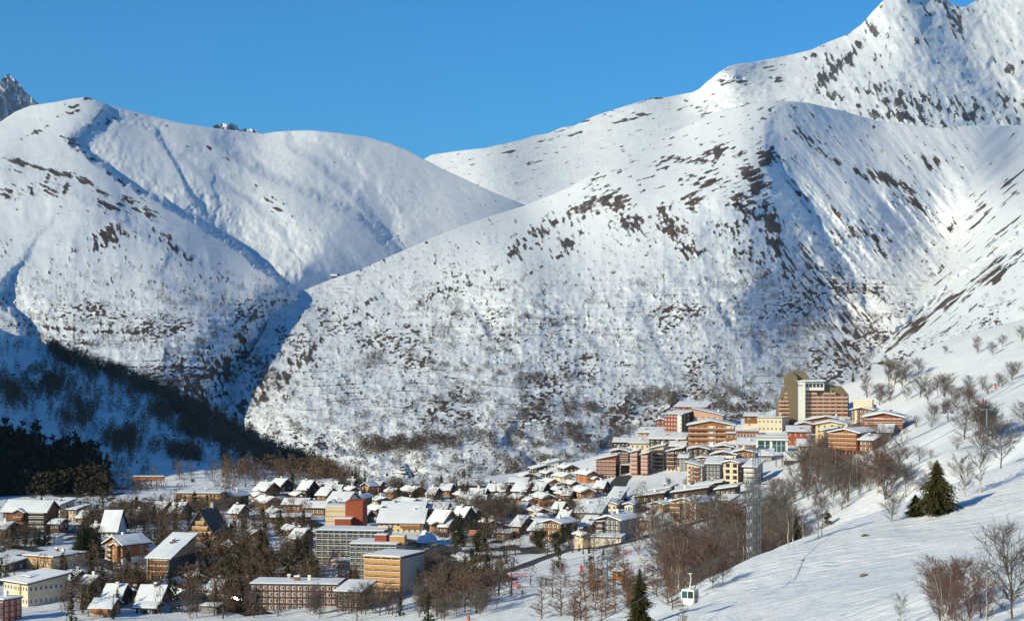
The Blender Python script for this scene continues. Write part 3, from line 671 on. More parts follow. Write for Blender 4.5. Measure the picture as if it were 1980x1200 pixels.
    if roof == 'G' and pitch > 12 and win and W > 6:
        place('window', win_mesh(.9, .9, frame), root, 0, -.004, H + W/2*math.tan(math.radians(pitch)) * .35)
    ro, top = roof_parts(root, W, depth, H, roof, pitch, ov, th, roofm)
    for g in gables:   # (centre frac, width frac, out, eave frac, wall, pitch)
        gc, gw, out, eh, gwall, gp = g; w2 = W * gw; xa = -W/2 + W * gc - w2/2
        walls(w2, out + depth * .45, H * eh, 'G', gp, x0=xa, y0=-out).part('gable_bay', gwall, root)
        roof_parts(root, w2, out + depth * .45, H * eh, 'G', gp, .6, th, roofm, x0=xa, y0=-out)
        nk = max(1, int(round(H * eh / 2.75)))
        for k in range(nk):
            place('balcony', balcony_mesh(w2 * .8, .9, gwall, gwall), root, xa + w2/2, -out - .005, H * eh / nk * k + .12) if w2 > 3 else None
            place('window', win_mesh(1.3, 1.3, frame), root, xa + w2/2, -out - .004, H * eh / nk * k + .55)
    for (fx, fy, w_, d_, h_, c_) in annex:   # boxes on the roof
        b = MB(); xa = -W/2 + W*fx; ya = depth * fy
        b.box(xa - w_/2, xa + w_/2, ya, ya + d_, H - .5, H + h_); bo = b.part('roof_box', c_, root)
        s = MB(); s.slab((xa-w_/2-.1, ya-.1, H+h_+.002), (xa+w_/2+.1, ya-.1, H+h_+.002), (xa+w_/2+.1, ya+d_+.1, H+h_+.002), (xa-w_/2-.1, ya+d_+.1, H+h_+.002), .35, 3, 3); s.part('snow_cover', 'snow', bo)
    for i in range(chim):
        fx = R.uniform(-.32, .32); fy = R.uniform(.35, .65)
        t = math.tan(math.radians(pitch))
        zz = {'E': H + depth/2*t*.8, 'G': H + W/2*t*(1-abs(fx)*2), 'F': H + .3, 'M': H + depth*fy*t, 'X': H + W*(fx+.5)*t, 'x': H + W*(.5-fx)*t}[roof]
        b = MB(); x = W * fx; y = depth * fy; b.box(x-.4, x+.4, y-.35, y+.35, zz - 1, zz + 1.3, 0); b.box(x-.5, x+.5, y-.45, y+.45, zz + 1.3, zz + 1.42, 1); b.box(x-.42, x+.42, y-.38, y+.38, zz + 1.42, zz + 1.75, 2)
        b.part('chimney', [R.choice(['white', 'concrete', 'wood_brown']), 'concrete', 'snow'], ro)
    return root
def ext(o):   # width and height of the walls back from a built thing
    v = [c for c in o.children if c.name.startswith('wall')][0].data.vertices
    return max(p.co.x for p in v), max(p.co.z for p in v)
# ------------------------------------------------------------------ the village
B = building
def ch(label, *a, **k): return B('chalet', label, 'chalet', *a, **k)
def ap(label, *a, **k): return B('apartment_building', label, 'apartment building', *a, **k)
def ho(label, *a, **k): return B('house', label, 'house', *a, **k)
# left edge and lower left
ap('brown timber apartment block with central gabled bay at left edge of village', 5, 97, 988, 1034, -6, depth=14, pitch=24, wall='wood_brown', base=('cream',.45), floors=5, nb=6, th=.6,
   bal=('white','wood_dark',.62,.98,1.1), gables=[(.40,.24,2.2,.98,'wood_brown',26)], frame='frame_wood')
ap('cream apartment tower rising behind the brown gabled block at far left', 97, 137, 975, 1010, -28, D=800, depth=14, pitch=10, wall='cream', roof='M', nb=3, floors=5, chim=1, frame='frame_wood', th=.6)
ap('small cream flat-topped wing right of the cream tower at far left', 132, 162, 984, 1010, -20, D=790, depth=9, pitch=6, wall='cream', roof='M', nb=2, chim=0)
ho('low blue-shaded snow roofed house between brown block and dark conifers', 97, 122, 1012, 1024, -10, depth=9, pitch=14, wall='wood_dark', D=700, nb=2, chim=0)
ho('steep snow-roofed chapel-like house facing left behind the dark conifers', 196, 230, 1024, 1040, -4, D=720, depth=14, pitch=42, wall='white', nb=3, floors=1, chim=0, th=.5)
ch('brown half-hidden chalet left of the steep snow-roofed house', 174, 200, 1018, 1034, 30, depth=8, pitch=24, wall='wood_brown', roof='G', D=715, nb=2)
ap('orange timber hotel with white plaster base and two snowy gables', 200, 280, 1050, 1092, -38, depth=13, roof='G', pitch=27, wall='wood_orange', base=('white',.38), floors=4, nb=5, gables=[(.72,.30,1.2,.95,'wood_orange',24)], frame='frame_white', th=.55, bal=('white','wood_dark',.3,.45,1.0))
B('hotel_building', 'tan hotel front with brown balconies under a broad sloping snow roof', 'hotel', 286, 358, 1078, 1122, -14, depth=19, roof='M', pitch=15, wall='tan', floors=4, nb=6, bal=('wood_brown','wood_brown',.12,.98,1.3), fins=('cream',1.2), frame='frame_wood', chim=2, th=.5, sidewall='dark_grey')
ch('small red-brown chalet squeezed left of the broad sloping hotel roof', 268, 292, 1062, 1092, -10, depth=8, roof='G', pitch=26, wall='wood_orange', nb=2, D=640, base=('white',.3))
B('hall', 'cream modern hall with tan timber band and flat snow roof', 'hall', 42, 150, 1076, 1100, -28, depth=15, roof='F', wall='cream', floors=1, nb=11, wh=1.0, ww=.7, chim=2, ov=1.5, panel=[(.12,.98,'ochre')], nside=2)
B('swimming_hall', 'large white hall with yellow stair tower and long sloping snow roof', 'hall', 0, 122, 1124, 1172, -42, depth=30, roof='M', pitch=7, wall='cream', floors=2, nb=8, D=560, panel=[(.55,.72,'yellow')], annex=[(.5,.25,4,5,1.2,'dark_grey'),(.8,.5,4,4,1.0,'dark_grey')], nside=8, chim=0, frame='frame_white')
ap('reddish balconied block cut off by the lower left corner', -16, 33, 1160, 1206, -30, D=500, depth=10, roof='F', wall='rust', floors=4, nb=3, bal=('white','pink',.05,.95,1.1), nside=3)
ho('low grey house with snow patches against the left photo edge', -14, 38, 1090, 1106, -24, depth=12, roof='M', pitch=5, wall='dark_grey', nb=3, chim=0)
ho('dark shed roofed with snow on left edge above the cream hall', -20, 22, 1022, 1034, -10, depth=12, pitch=16, wall='wood_dark', D=690, nb=2)
ho('tiny white transformer house in front of the dark conifer clump', 95, 110, 1037, 1052, -20, depth=4, pitch=5, roof='M', wall='white', nb=1, chim=0, win=False)
ch('orange timber chalet with snow roof behind a slim dark fir, lower left', 177, 220, 1174, 1192, -6, depth=9, pitch=20, wall='wood_orange', bal=('wood_orange','wood_orange',.05,.95,1.2), nb=4, floors=2)
ch('snow-roofed chalet directly behind the orange lower-left chalet', 196, 240, 1160, 1180, -8, D=590, depth=12, pitch=30, wall='wood_dark', nb=3, th=.5)
ch('chalet with patchy grey snow roof left of the leafless round tree', 263, 318, 1163, 1182, -8, D=600, depth=12, pitch=32, wall='wood_brown', nb=3, th=.25)
ho('blue-tarped low shed in front of the patchy grey roof', 262, 305, 1176, 1190, -8, D=545, depth=6, pitch=16, wall='wood_dark', nb=2, chim=0)
ch('wide low snow roof below the tan balconied hotel', 293, 345, 1130, 1146, -24, depth=12, pitch=24, wall='wood_dark', roof='G', nb=2, D=610)
ch('chalet with red-brown gable turned left below the tan hotel', 320, 366, 1148, 1164, 36, depth=10, pitch=26, wall='wood_red', roof='G', D=590, nb=2)
ch('dark chalet whose tilted snow roof faces left among larches', 397, 447, 1138, 1156, -30, depth=12, pitch=30, wall='wood_dark', D=610, nb=2)
B('bus_shelter', 'flat white-roofed shelter by the road beside the leafless round tree', 'shelter', 388, 426, 1178, 1190, -8, D=545, depth=5, roof='F', wall='grey', nb=3, chim=0, win=False)
# upper left
B('apartment_building', 'long tan four-storey building with arched balconies below the wooded hill', 'apartment building', 338, 430, 954, 986, -5, D=880, depth=12, roof='F', wall='ochre', floors=4, nb=12, bal=('tan','tan',.16,.70,1.0), frame='frame_wood', th=.5)
ch('brown chalet with bright snow roof adjoining the long tan building', 428, 476, 958, 982, -30, D=890, depth=12, roof='G', pitch=24, wall='wood_brown', nb=3, bal=('wood_brown','wood_brown',.1,.9,1))
ch('dark chalet with patchy snow roof left of the A-frame hotel', 290, 330, 988, 1002, -20, D=820, depth=13, pitch=28, wall='wood_dark', nb=3, th=.35)
ch('second patchy snow-roofed chalet nearest the A-frame hotel', 326, 362, 990, 1006, -14, D=800, depth=12, pitch=30, wall='wood_dark', nb=3, th=.35)
ch('orange timber chalet with bare grey roof among trees right of A-frame', 470, 508, 1030, 1050, 30, D=690, depth=11, roof='G', pitch=28, wall='wood_orange', nb=2, th=.12)
ch('orange-red chalet with blue-white roof below the bare grey roof', 427, 470, 1054, 1074, 32, D=660, depth=10, roof='G', pitch=24, wall='wood_orange', nb=2, th=.4)
ch('bright orange chalet with wide gable at the foot of the wooded hill', 485, 546, 970, 984, 34, D=850, depth=14, roof='G', pitch=26, wall='wood_orange', nb=4, bal=('wood_brown','wood_orange',.1,.9,1.1), base=('tan',.3))
ch('large snow-roofed chalet second from left in the back row', 491, 536, 947, 962, -26, D=930, depth=12, pitch=26, wall='wood_red', nb=3, th=.6)
ch('dark chalet behind, with roof peak touching the shaded hill', 522, 563, 938, 952, -30, D=970, depth=12, pitch=28, wall='wood_dark', nb=3, th=.6)
ch('dark walled chalet with lit snow roof left of the spruce group', 577, 611, 945, 964, -22, D=920, depth=11, pitch=32, wall='wood_dark', roof='E', nb=2, th=.55)
ch('brown gable chalet with dusted roof at the back of the village', 626, 664, 936, 952, 32, D=960, depth=12, pitch=26, wall='wood_brown', roof='G', nb=2)
ch('small chalet with rounded snow roof left of the dusted brown gable', 602, 634, 940, 954, 20, D=950, depth=10, pitch=24, wall='wood_brown', roof='G', nb=2)
ch('low chalet with straight snow roof in front of the dusted brown gable', 627, 662, 948, 964, -8, D=920, depth=10, pitch=22, wall='wood_brown', nb=3, th=.5)
ch('dark chalet with blue-shadowed roof under the tall spruces', 669, 688, 934, 948, -20, D=980, depth=9, pitch=26, wall='wood_dark', nb=2)
ch('orange chalet with twin dormer gables in the back row centre', 663, 694, 946, 966, 26, D=905, depth=12, pitch=26, wall='wood_orange', roof='G', nb=2, bal=('wood_brown','wood_orange',.1,.9,1))
ch('tall orange-brown gable house right of the twin-gabled chalet', 700, 728, 938, 962, -34, D=925, depth=12, pitch=30, wall='wood_orange', roof='G', nb=3)
ch('narrow red chalet with flat snow cap at right of the orange gable', 720, 742, 938, 954, -14, D=960, depth=9, pitch=16, wall='wood_red', nb=2, th=.6)
ch('grey-roofed chalet with orange gable end standing alone behind conifers', 772, 824, 948, 962, 38, D=910, depth=16, pitch=24, wall='wood_orange', roof='G', nb=2, th=.3, bal=('wood_brown','wood_orange',.1,.9,1))
ch('chalet with broad dusty roof before the lone grey-roofed one', 758, 820, 972, 986, 34, D=840, depth=16, pitch=22, wall='grey', roof='G', nb=3, th=.3)
ch('red chalet with tidy snow gable above the long brown row', 802, 842, 970, 984, 30, D=850, depth=10, pitch=22, wall='wood_red', roof='G', nb=2, th=.5)
ch('small orange chalet beside the tall dark spruces, back right', 850, 878, 946, 960, -14, D=920, depth=9, pitch=26, wall='wood_orange', nb=2)
ho('long low brown building under one long snow roof at the back', 887, 947, 937, 950, -6, D=960, depth=11, pitch=20, wall='wood_brown', nb=6, th=.6)
ho('large plain snow roof above the leafless grey thicket', 887, 942, 974, 986, -6, D=860, depth=15, pitch=22, wall='wood_dark', nb=5, th=.6)
ch('low chalet roof between the long brown building and plain snow roof', 905, 945, 956, 966, -14, D=920, depth=10, pitch=24, wall='wood_dark', nb=2, th=.4)
ch('small snow cap chalet right of the leafless grey thicket', 955, 980, 965, 976, -16, D=880, depth=9, pitch=24, wall='wood_dark', nb=2)
ho('left half of the long terrace with brown walls near the orange gable', 547, 598, 974, 992, -8, D=800, depth=10, pitch=20, wall='wood_brown', nb=5, th=.5)
ho('right half of the long terrace, ending at the cream tower', 588, 634, 980, 998, -8, D=780, depth=10, pitch=20, wall='wood_brown', nb=5, th=.5)
ho('low snowy garage roof running under the long terrace', 520, 600, 1002, 1010, 8, D=750, depth=8, pitch=10, wall='wood_dark', nb=4, chim=0)
ch('wide many-roofed snow covered chalet behind the cream tower', 634, 690, 968, 990, -16, D=840, depth=15, pitch=22, wall='white', nb=4, th=.55, gables=[(.3,.4,3,.9,'wood_brown',26)])
ch('snow-roofed chalet just behind the rust-red slab top', 680, 716, 962, 984, -20, D=870, depth=12, pitch=24, wall='wood_brown', nb=3, roof='G')
ch('ochre chalet with arched brown roof right of the rust-red slab', 718, 754, 966, 978, 28, D=880, depth=11, pitch=26, wall='ochre', roof='G', nb=2, th=.15)
ch('brown chalet with long lit snow roof next to the rust-red slab', 706, 752, 984, 1002, 28, D=770, depth=13, pitch=24, wall='wood_brown', roof='G', nb=2, th=.5)
ho('long snow-capped brown terrace right of the rust-red slab', 738, 824, 982, 998, -5, D=800, depth=11, pitch=20, wall='wood_brown', nb=8, th=.5)
ho('second snow-capped brown terrace adjoining on the right', 822, 868, 982, 996, -6, D=805, depth=11, pitch=18, wall='wood_brown', nb=4, th=.5)
ap('yellow plaster building under a very broad white roof', 731, 826, 1009, 1030, -5, D=730, depth=18, pitch=24, wall='yellow', nb=8, floors=2, th=.6, bal=('wood_orange','wood_orange',.5,.95,1.1))
ch('steep roofed dark chalet pair, left one, beside conifers', 830, 884, 1006, 1030, -36, D=730, depth=14, roof='E', pitch=38, wall='dark_grey', nb=4, sidewall='deep_blue')  # right side wall in deep blue over the dark grey
ch('steep roofed dark chalet with pale gable, right of the pair', 876, 918, 996, 1022, -36, D=760, depth=12, roof='E', pitch=40, wall='dark_grey', nb=3)
ch('low orange cafe terrace house right of the yellow building', 826, 852, 1012, 1032, 14, D=720, depth=8, roof='G', pitch=20, wall='wood_orange', nb=2)
# centre blocks
B('apartment_tower', 'cream and rust-red slab tower without windows behind the grey block', 'tower block', 629, 704, 976, 1040, -46, D=680, depth=9, roof='F', pitch=0, wall='rust', win=False, chim=0, th=.3, sidewall=None)
def slab_tower():
    # front leaf cream, right leaf rust red, standing a little higher
    o = [x for x in COL.objects if x.get('label','').startswith('cream and rust-red')][0]
    for c in list(o.children_recursive): bpy.data.objects.remove(c)
    D = 655.; k = D / F; o.location = ((629 - CX) * k, D, (HY - 1045) * k); o.rotation_euler = (0, 0, math.radians(-4))
    w1 = 40 * k; w2 = 34 * k; h1 = (1045 - 978) * k; h2 = (1045 - 968) * k
    b = MB(); b.box(0, w1, 0, 9, -3, h1); b.part('wall', 'cream', o)
    for i in range(4): q = MB(); q.box(0, w1, -.06, -.003, h1 * (.42 + .14 * i), h1 * (.42 + .14 * i) + .25); q.part('facade_joint', 'tan', o)
    b = MB(); b.box(w1 + .002, w1 + w2, -1.2, 9.5, -3, h2); b.part('red_wall', 'rust', o)
    s = MB(); s.slab((-.2, -.2, h1+.01), (w1 - .1, -.2, h1+.01), (w1 - .1, 9.2, h1+.01), (-.2, 9.2, h1+.01), .4); s.part('snow_cover', 'snow', o)
    b = MB(); x = 24 * k; b.box(x, x + 31 * k, -6, -1.3, -3, (1045 - 999) * k); r = b.part('stair_box', 'rust', o)
    b = MB(); b.box(x - .2, x + 31 * k + .2, -6.2, -1.25, (1045 - 999) * k + .002, (1045 - 999) * k + .35); b.part('snow_cover', 'snow', r)
slab_tower()
def grid_block(label, x0, x1, ptop, pb, D, yaw, depth, nf, nb, wall, slabc, finc, fd=1.3, sidec=None, solid=False, annex=(), rail='concrete', infill=None):  # dark wall tones put the shade of the balcony recesses into colour
    o = B('apartment_block', label, 'apartment block', x0, x1, ptop, pb, yaw, D=D, depth=depth, roof='F', pitch=0, wall=wall, floors=nf, nb=nb, win=False, chim=0, ov=1.2, th=.35, sidewall=sidec, annex=annex)
    W2, H = ext(o); W = 2 * W2; fh = (H) / nf; bw = W / nb
    wm = win_mesh(bw * .42, 1.6, 'frame_white'); bm = balcony_mesh(bw - .24, fd, slabc, rail, True, solid)
    f = MB(); f.box(-.11, .11, -fd, -.002, -1, H); fm = f.mesh('fin', [M[finc]])
    pm = MB(); pm.box(-bw * .2, bw * .2, -.03, -.002, 0, fh - .3); pmm = pm.mesh('wall_panel', [M[infill or 'white']])
    for i in range(nb + 1): place('fin', fm, o, max(-W2 + .12, min(W2 - .12, -W2 + bw * i)), 0, 0)
    for k in range(nf):
        for i in range(nb):
            x = -W2 + bw * (i + .5)
            place('window', wm, o, x - bw * .2, -.004, fh * k + .3)
            if (i * 3 + k * 5) % 4: place('wall_panel', pmm, o, x + bw * .24, 0, fh * k + .1)
            place('balcony', bm, o, x, -.035, fh * k)
    s = MB(); s.box(-W2 - .2, W2 + .2, -fd - .15, -.004, H + .03, H + .32); s.part('roof_fascia', finc, o)
    s = MB(); s.slab((-W2 - .2, -fd - .15, H + .325), (W2 + .2, -fd - .15, H + .325), (W2 + .2, -.42, H + .325), (-W2 - .2, -.42, H + .325), .33, 8, 2); s.part('snow_cover', 'snow', o)
    return o
grid_block('grey balconied block with tan left edge bay, largest of the three central blocks', 612, 754, 1026, 1094, 628, -8, 12, 6, 11, 'dark_grey', 'concrete', 'grey', sidec='concrete', annex=[(.95,.3,3,3,1,'tan')])
grid_block('grey balconied block in the middle with brick lift box on its roof', 678, 780, 1052, 1118, 596, -8, 13, 6, 8, 'dark_grey', 'concrete', 'grey', sidec='concrete', annex=[(.60,.2,3.6,4,2.6,'brick'),(.95,.25,4.5,4,2.2,'ochre')])
grid_block('orange-tan balconied block in front, nearest of the three central blocks', 706, 816, 1076, 1158, 560, -22, 14, 7, 4, 'wood_dark', 'ochre', 'ochre', sidec='concrete', solid=True, rail='ochre', infill='white')
ho('pink low base building between the grey blocks', 640, 682, 1086, 1102, -6, D=610, depth=6, roof='F', wall='pink', nb=4, chim=0)
ap('long dark red-brown block with white framed windows in lower centre', 484, 660, 1130, 1180, -5, D=548, depth=11, roof='F', wall='maroon', floors=4, nb=15, chim=5, th=.4, ww=1.6, wh=1.2)
ap('right wing of the long dark red-brown block, with plain snow roof', 652, 716, 1142, 1184, -14, D=535, depth=11, roof='M', pitch=6, wall='maroon', floors=4, nb=4, chim=0, th=.4, ww=1.8)
ho('flat snow roofed annex with vents behind the red-brown block', 521, 600, 1110, 1124, -16, D=590, depth=14, roof='F', wall='grey', nb=4, chim=4)
# A-frame
def a_frame():
    D = hit(388, 1048); k = D / F; o = bpy.data.objects.new('a_frame_hotel', None); COL.objects.link(o)
    o['label'] = 'tan A-frame hotel with steep dark snowless roof and balconied gable'; o['category'] = 'hotel'
    o.location = ((388 - CX) * k, D, (HY - 1048) * k); o.rotation_euler = (0, 0, math.radians(-14))
    w = 42 * k; h = 60 * k; dp = 13.
    FOOT.append((o.location.x + 4, D + 10, 12))
    b = MB(); b.prism([(-w, -2), (w, -2), (w, 0), (0, h), (-w, 0)], 'y', 0, dp); b.part('wall', 'tan', o)
    for s in (-1, 1):
        r = MB(); t = .5
        P = [(s * (w + .8), -1.6, -1.0), (0, -1.6, h + .55), (0, dp + 1, h + .55), (s * (w + .8), dp + 1, -1.0)]
        if s < 0: P = [P[1], P[0], P[3], P[2]]
        r.quad(*P, 0); Q = [(p[0], p[1], p[2] - t) for p in P]; r.quad(*Q[::-1], 0)
        for i in range(4): j = (i + 1) % 4; r.quad(P[i], Q[i], Q[j], P[j], 0)
        r.part('roof', 'roof_felt', o)
    for kf in range(5):
        z = 1 + kf * h * .165; ww = w * (1 - (z + 2) / h) * 2 - .4
        if ww < 1.5: continue
        place('balcony', balcony_mesh(ww, 1.0, 'ochre', 'ochre', True), o, 0, -.01, z)
        n = max(1, int(ww / 3))
        for i in range(n): place('window', win_mesh(1.2, 1.3, 'frame_wood'), o, -ww/2 + ww * (i + .5) / n, -.004, z + .2)
    b = MB(); b.box(-.5, .5, dp - 3, dp - 2, h - 3, h + 2.2); b.part('chimney', 'concrete', o)
a_frame()
# right of centre, rising rows
ch('orange house with flat snow roof at the left end of the rising rows', 985, 1024, 931, 944, -8, D=960, depth=10, pitch=16, wall='wood_orange', nb=4, th=.6)
ho('lowest of the stepped snowy roofs climbing the far bank', 1001, 1038, 920, 930, 12, D=1010, depth=10, roof='G', pitch=20, wall='wood_dark', nb=3)
ho('long thin snowy roof high on the far bank', 1024, 1056, 905, 914, 14, D=1030, depth=9, roof='X', pitch=14, wall='wood_dark', nb=3)
ho('white-ended house at the top of the thin snowy roofs', 1052, 1080, 895, 908, 10, D=1035, depth=10, roof='X', pitch=14, wall='white', nb=3, th=.4)
ho('dark long-roofed chalet right of the white-ended house', 1080, 1118, 904, 916, 16, D=1000, depth=12, roof='G', pitch=24, wall='wood_dark', nb=3)
ch('cream-gabled chalet on the bank below the dark long roof', 1071, 1110, 920, 932, 24, D=960, depth=13, roof='G', pitch=24, wall='cream', nb=3)
ch('small snowy roof in the gap left of the cream-gabled chalet', 1046, 1072, 914, 926, 18, D=985, depth=10, roof='G', pitch=22, wall='wood_dark', nb=2)
ch('orange gabled chalet with porch roof next to the left apartment block', 1115, 1156, 916, 936, 26, D=930, depth=14, roof='G', pitch=26, wall='wood_orange', nb=3, gables=[(.6,.45,3,.6,'wood_orange',26)])
ch('wide snow roof left in the second rising row', 991, 1036, 948, 960, -20, D=920, depth=14, pitch=24, wall='wood_dark', nb=3, th=.6)
ch('snow roof with blue shadow beside the wide roof in second row', 1033, 1064, 946, 960, -20, D=915, depth=13, pitch=26, wall='wood_dark', nb=2, th=.6)
ch('snow-capped chalet above the curve of the lower road', 1064, 1092, 946, 958, 24, D=900, depth=11, pitch=20, wall='wood_dark', roof='G', nb=2, th=.6)
ch('orange-yellow gabled chalet left of the big brown chalet', 985, 1020, 962, 978, 28, D=850, depth=11, roof='G', pitch=24, wall='ochre', nb=3, bal=('wood_orange','wood_orange',.1,.9,1))
ch('big chalet with brown gable and heavy snow roof in village centre', 1030, 1074, 962, 982, 18, D=830, depth=14, roof='G', pitch=24, wall='wood_orange', nb=3, th=.8, bal=('wood_brown','wood_orange',.1,.9,1))
ch('twin orange gable tucked between two heavy snow roofs', 1012, 1034, 966, 980, 24, D=845, depth=10, roof='G', pitch=26, wall='ochre', nb=2)
ch('brown chalet in shade below the big heavy-roofed chalet', 1022, 1062, 988, 1004, 16, D=770, depth=12, pitch=22, wall='wood_brown', roof='G', nb=3, th=.5)
ch('orange chalet with thick snow cushions beside the road bend', 1110, 1149, 950, 968, 14, D=860, depth=14, roof='G', pitch=26, wall='wood_orange', nb=3, th=1.0)
ch('snow-hidden chalet left of the thick snow cushions', 1088, 1114, 956, 968, -16, D=870, depth=10, pitch=20, wall='wood_dark', nb=2, th=.8)
ho('cream-fronted low house under stacked white roofs', 1154, 1206, 974, 988, -12, D=770, depth=14, roof='G', pitch=14, wall='cream', nb=4, th=.6)
ho('snow-roofed house behind, right of the cream-fronted low house', 1176, 1216, 962, 974, -16, D=820, depth=14, roof='M', pitch=12, wall='grey', nb=3, th=.6)
ho('long stepped white roof left of the dark grey house', 1112, 1180, 990, 1006, -14, D=745, depth=16, roof='M', pitch=11, wall='grey', nb=5, th=.5)
ho('brown stepped house, top of the cluster by the pines', 1018, 1060, 1006, 1028, -20, D=700, depth=12, roof='G', pitch=18, wall='wood_brown', nb=3, th=.5)
ho('brown stepped house, lower left of the cluster by the pines', 988, 1020, 1016, 1030, -16, D=690, depth=11, roof='M', pitch=12, wall='wood_brown', nb=3, th=.5)
ho('white-edged low roof house just left of the pines', 1024, 1058, 1024, 1038, -16, D=675, depth=10, roof='M', pitch=14, wall='wood_dark', nb=3, th=.5)
ho('dark brown barn-like house with one low white gable', 1050, 1118, 1010, 1048, -34, D=670, depth=18, roof='G', pitch=15, wall='wood_brown', nb=4, floors=3, th=.55, sidewall='wood_dark')  # right side wall darker: its shade is put into the colour
ho('snow-topped garage at the flat ground left of pines', 960, 992, 1035, 1044, -6, D=685, depth=7, roof='F', wall='wood_brown', nb=3, chim=0)
ap('large grey-brown apartment house with white balconies and low white gable', 1155, 1241, 1004, 1046, -30, D=655, depth=18, roof='G', pitch=15, wall='dark_grey', floors=4, nb=5, th=.6, bal=('white','wood_dark',.02,.3,1.2), sidewall='grey', chim=2)
ho('brown house with white roof stuck behind the grey-brown apartment house', 1236, 1276, 1004, 1026, -24, D=705, depth=14, roof='M', pitch=10, wall='wood_brown', nb=3, th=.5)
ho('white roof above, behind the dark brown barn-like house', 1120, 1156, 1016, 1032, -20, D=700, depth=12, roof='M', pitch=14, wall='wood_dark', nb=3, th=.5)
ho('little cream cottage in front of the grey-brown apartment house', 1112, 1140, 1034, 1052, 20, D=625, depth=8, roof='G', pitch=20, wall='cream', nb=2, th=.4)
ho('low flat-roofed garage strip along the piste fence', 1144, 1212, 1042, 1054, -12, D=625, depth=9, roof='F', wall='pale', nb=6, chim=0, win=False)
ap('white balconied house left of the round pine', 1208, 1238, 974, 994, -20, D=735, depth=11, roof='G', pitch=14, wall='white', nb=3, bal=('wood_brown','wood_brown',.1,.9,1), th=.5)
ap('tan house with tall doors right of the round pine', 1258, 1304, 974, 994, -30, D=730, depth=13, roof='G', pitch=14, wall='tan', nb=3, floors=2, th=.5, wh=2.0)
ap('cream and brown balconied house under a long gable roof by the piste edge', 1300, 1388, 970, 1006, -38, D=690, depth=24, roof='G', pitch=14, wall='cream', nb=4, floors=4, th=.55, bal=('wood_brown','wood_brown',.0,.45,1.2), panel=[(.6,.9,'wood_brown')])
ho('pale terrace wall house at right end by the piste edge', 1388, 1430, 966, 984, -30, D=710, depth=12, roof='M', pitch=8, wall='pale', nb=2, th=.5, chim=0)
for i, (x0, x1, pe, pb, D, lab) in enumerate([
  (1228,1300,962,972,790,'lowest long white mono-pitch roof above the round pine'),(1300,1384,952,966,780,'long tilted white roof under the snowy bank, left of the pink flag wall'),
  (1256,1310,950,960,815,'short white roof at the foot of the snowy bank'),(1340,1410,940,952,770,'upper long tilted white roof with dark gap'),(1384,1440,946,960,745,'narrow white roof strip before the lattice mast')]):
    ho(lab, x0, x1, pe, pb, -14, D=D, depth=15, roof='X', pitch=9, wall='wood_dark', nb=4, th=.5, chim=1)
for x0, x1, pe, pb, yw, wl, lab in [
  (612,650,956,968,-24,'wood_brown','small snow-roofed chalet above the long terrace'),(744,776,950,962,30,'wood_orange','orange chalet left of the lone grey-roofed one'),
  (826,852,954,966,-20,'wood_dark','dark little chalet right of the lone grey-roofed one'),(878,904,956,967,22,'wood_brown','brown little chalet below the long low building'),
  (940,970,948,958,-20,'wood_dark','dark chalet right of the long low brown building'),(948,984,980,992,26,'wood_brown','brown chalet right of the large plain snow roof'),
  (560,590,956,967,28,'wood_orange','orange little chalet left of the terrace roofs'),(444,476,990,1002,-20,'wood_brown','brown chalet below the adjoining bright roof'),
  (512,548,990,1002,24,'wood_dark','dark chalet under the bright orange wide gable'),(240,280,1000,1012,-24,'wood_dark','dark chalet behind the orange timber hotel'),
  (150,176,1000,1011,-20,'wood_brown','brown chalet between cream wing and steep snow roof'),(880,930,1000,1014,-18,'wood_brown','brown chalet right of the steep dark pair'),
  (930,962,1010,1022,24,'wood_dark','dark chalet above the pink striped hoarding'),(1070,1100,982,996,-22,'wood_brown','brown chalet by the bend of the lower road'),
  (1126,1156,972,984,20,'wood_orange','small orange chalet below the thick snow cushions'),(1080,1112,1000,1012,-20,'grey','grey chalet above the dark barn-like house'),
  (436,476,1080,1094,28,'wood_brown','brown chalet hidden in the middle wood'),(388,420,1092,1106,-26,'wood_dark','dark chalet deep in the wood right of the tan hotel'),
  (540,580,1024,1036,24,'wood_brown','brown chalet left of the grey balconied block'),(776,812,1010,1022,-20,'wood_brown','brown chalet below the snow-capped terrace'),
  (1164,1196,1010,1022,-22,'wood_brown','brown chalet behind the large grey-brown apartment house'),(1050,1078,930,942,22,'wood_orange','orange chalet on the far bank near the road'),
  (120,160,1120,1134,-24,'grey','grey annex right of the large white hall'),(236,262,1150,1162,24,'wood_brown','brown chalet between snow roofs at lower left')]:
    ch(lab, x0, x1, pe, pb, yw, depth=11, roof='G' if yw > 0 else 'E', pitch=26, wall=wl, nb=2, th=R.uniform(.35, .7))
# quarter on the rise
ap('red-brown balconied block, leftmost on the rise above the road portal', 1153, 1201, 888, 926, -12, D=905, depth=12, roof='X', pitch=12, wall='wood_red', floors=5, nb=5, th=.5, bal=('pale','wood_red',.0,1.,1.2), fins=('pale',.9))
ap('rounded dark-topped block beside the tunnel portal', 1181, 1222, 872, 898, -8, D=915, depth=13, roof='G', pitch=12, wall='wood_dark', floors=3, nb=5, th=.6, bal=('pale','wood_brown',.0,1.,1.2))
ap('pink-balconied red block right of the tunnel portal', 1219, 1243, 874, 922, -12, D=900, depth=12, roof='X', pitch=14, wall='pink_beige', floors=6, nb=3, th=.5, bal=('pink','pink',.0,1.,1.3))
ap('second pink-balconied block joined on its right', 1240, 1262, 878, 922, -12, D=890, depth=12, roof='X', pitch=14, wall='wood_red', floors=6, nb=2, th=.5, bal=('pink','pink',.0,1.,1.3))
ap('cream block with dark balcony column in the middle of the rise', 1258, 1294, 866, 912, -12, D=890, depth=13, roof='X', pitch=13, wall='cream', floors=6, nb=3, th=.5, bal=('wood_dark','wood_dark',.3,.95,1.2))
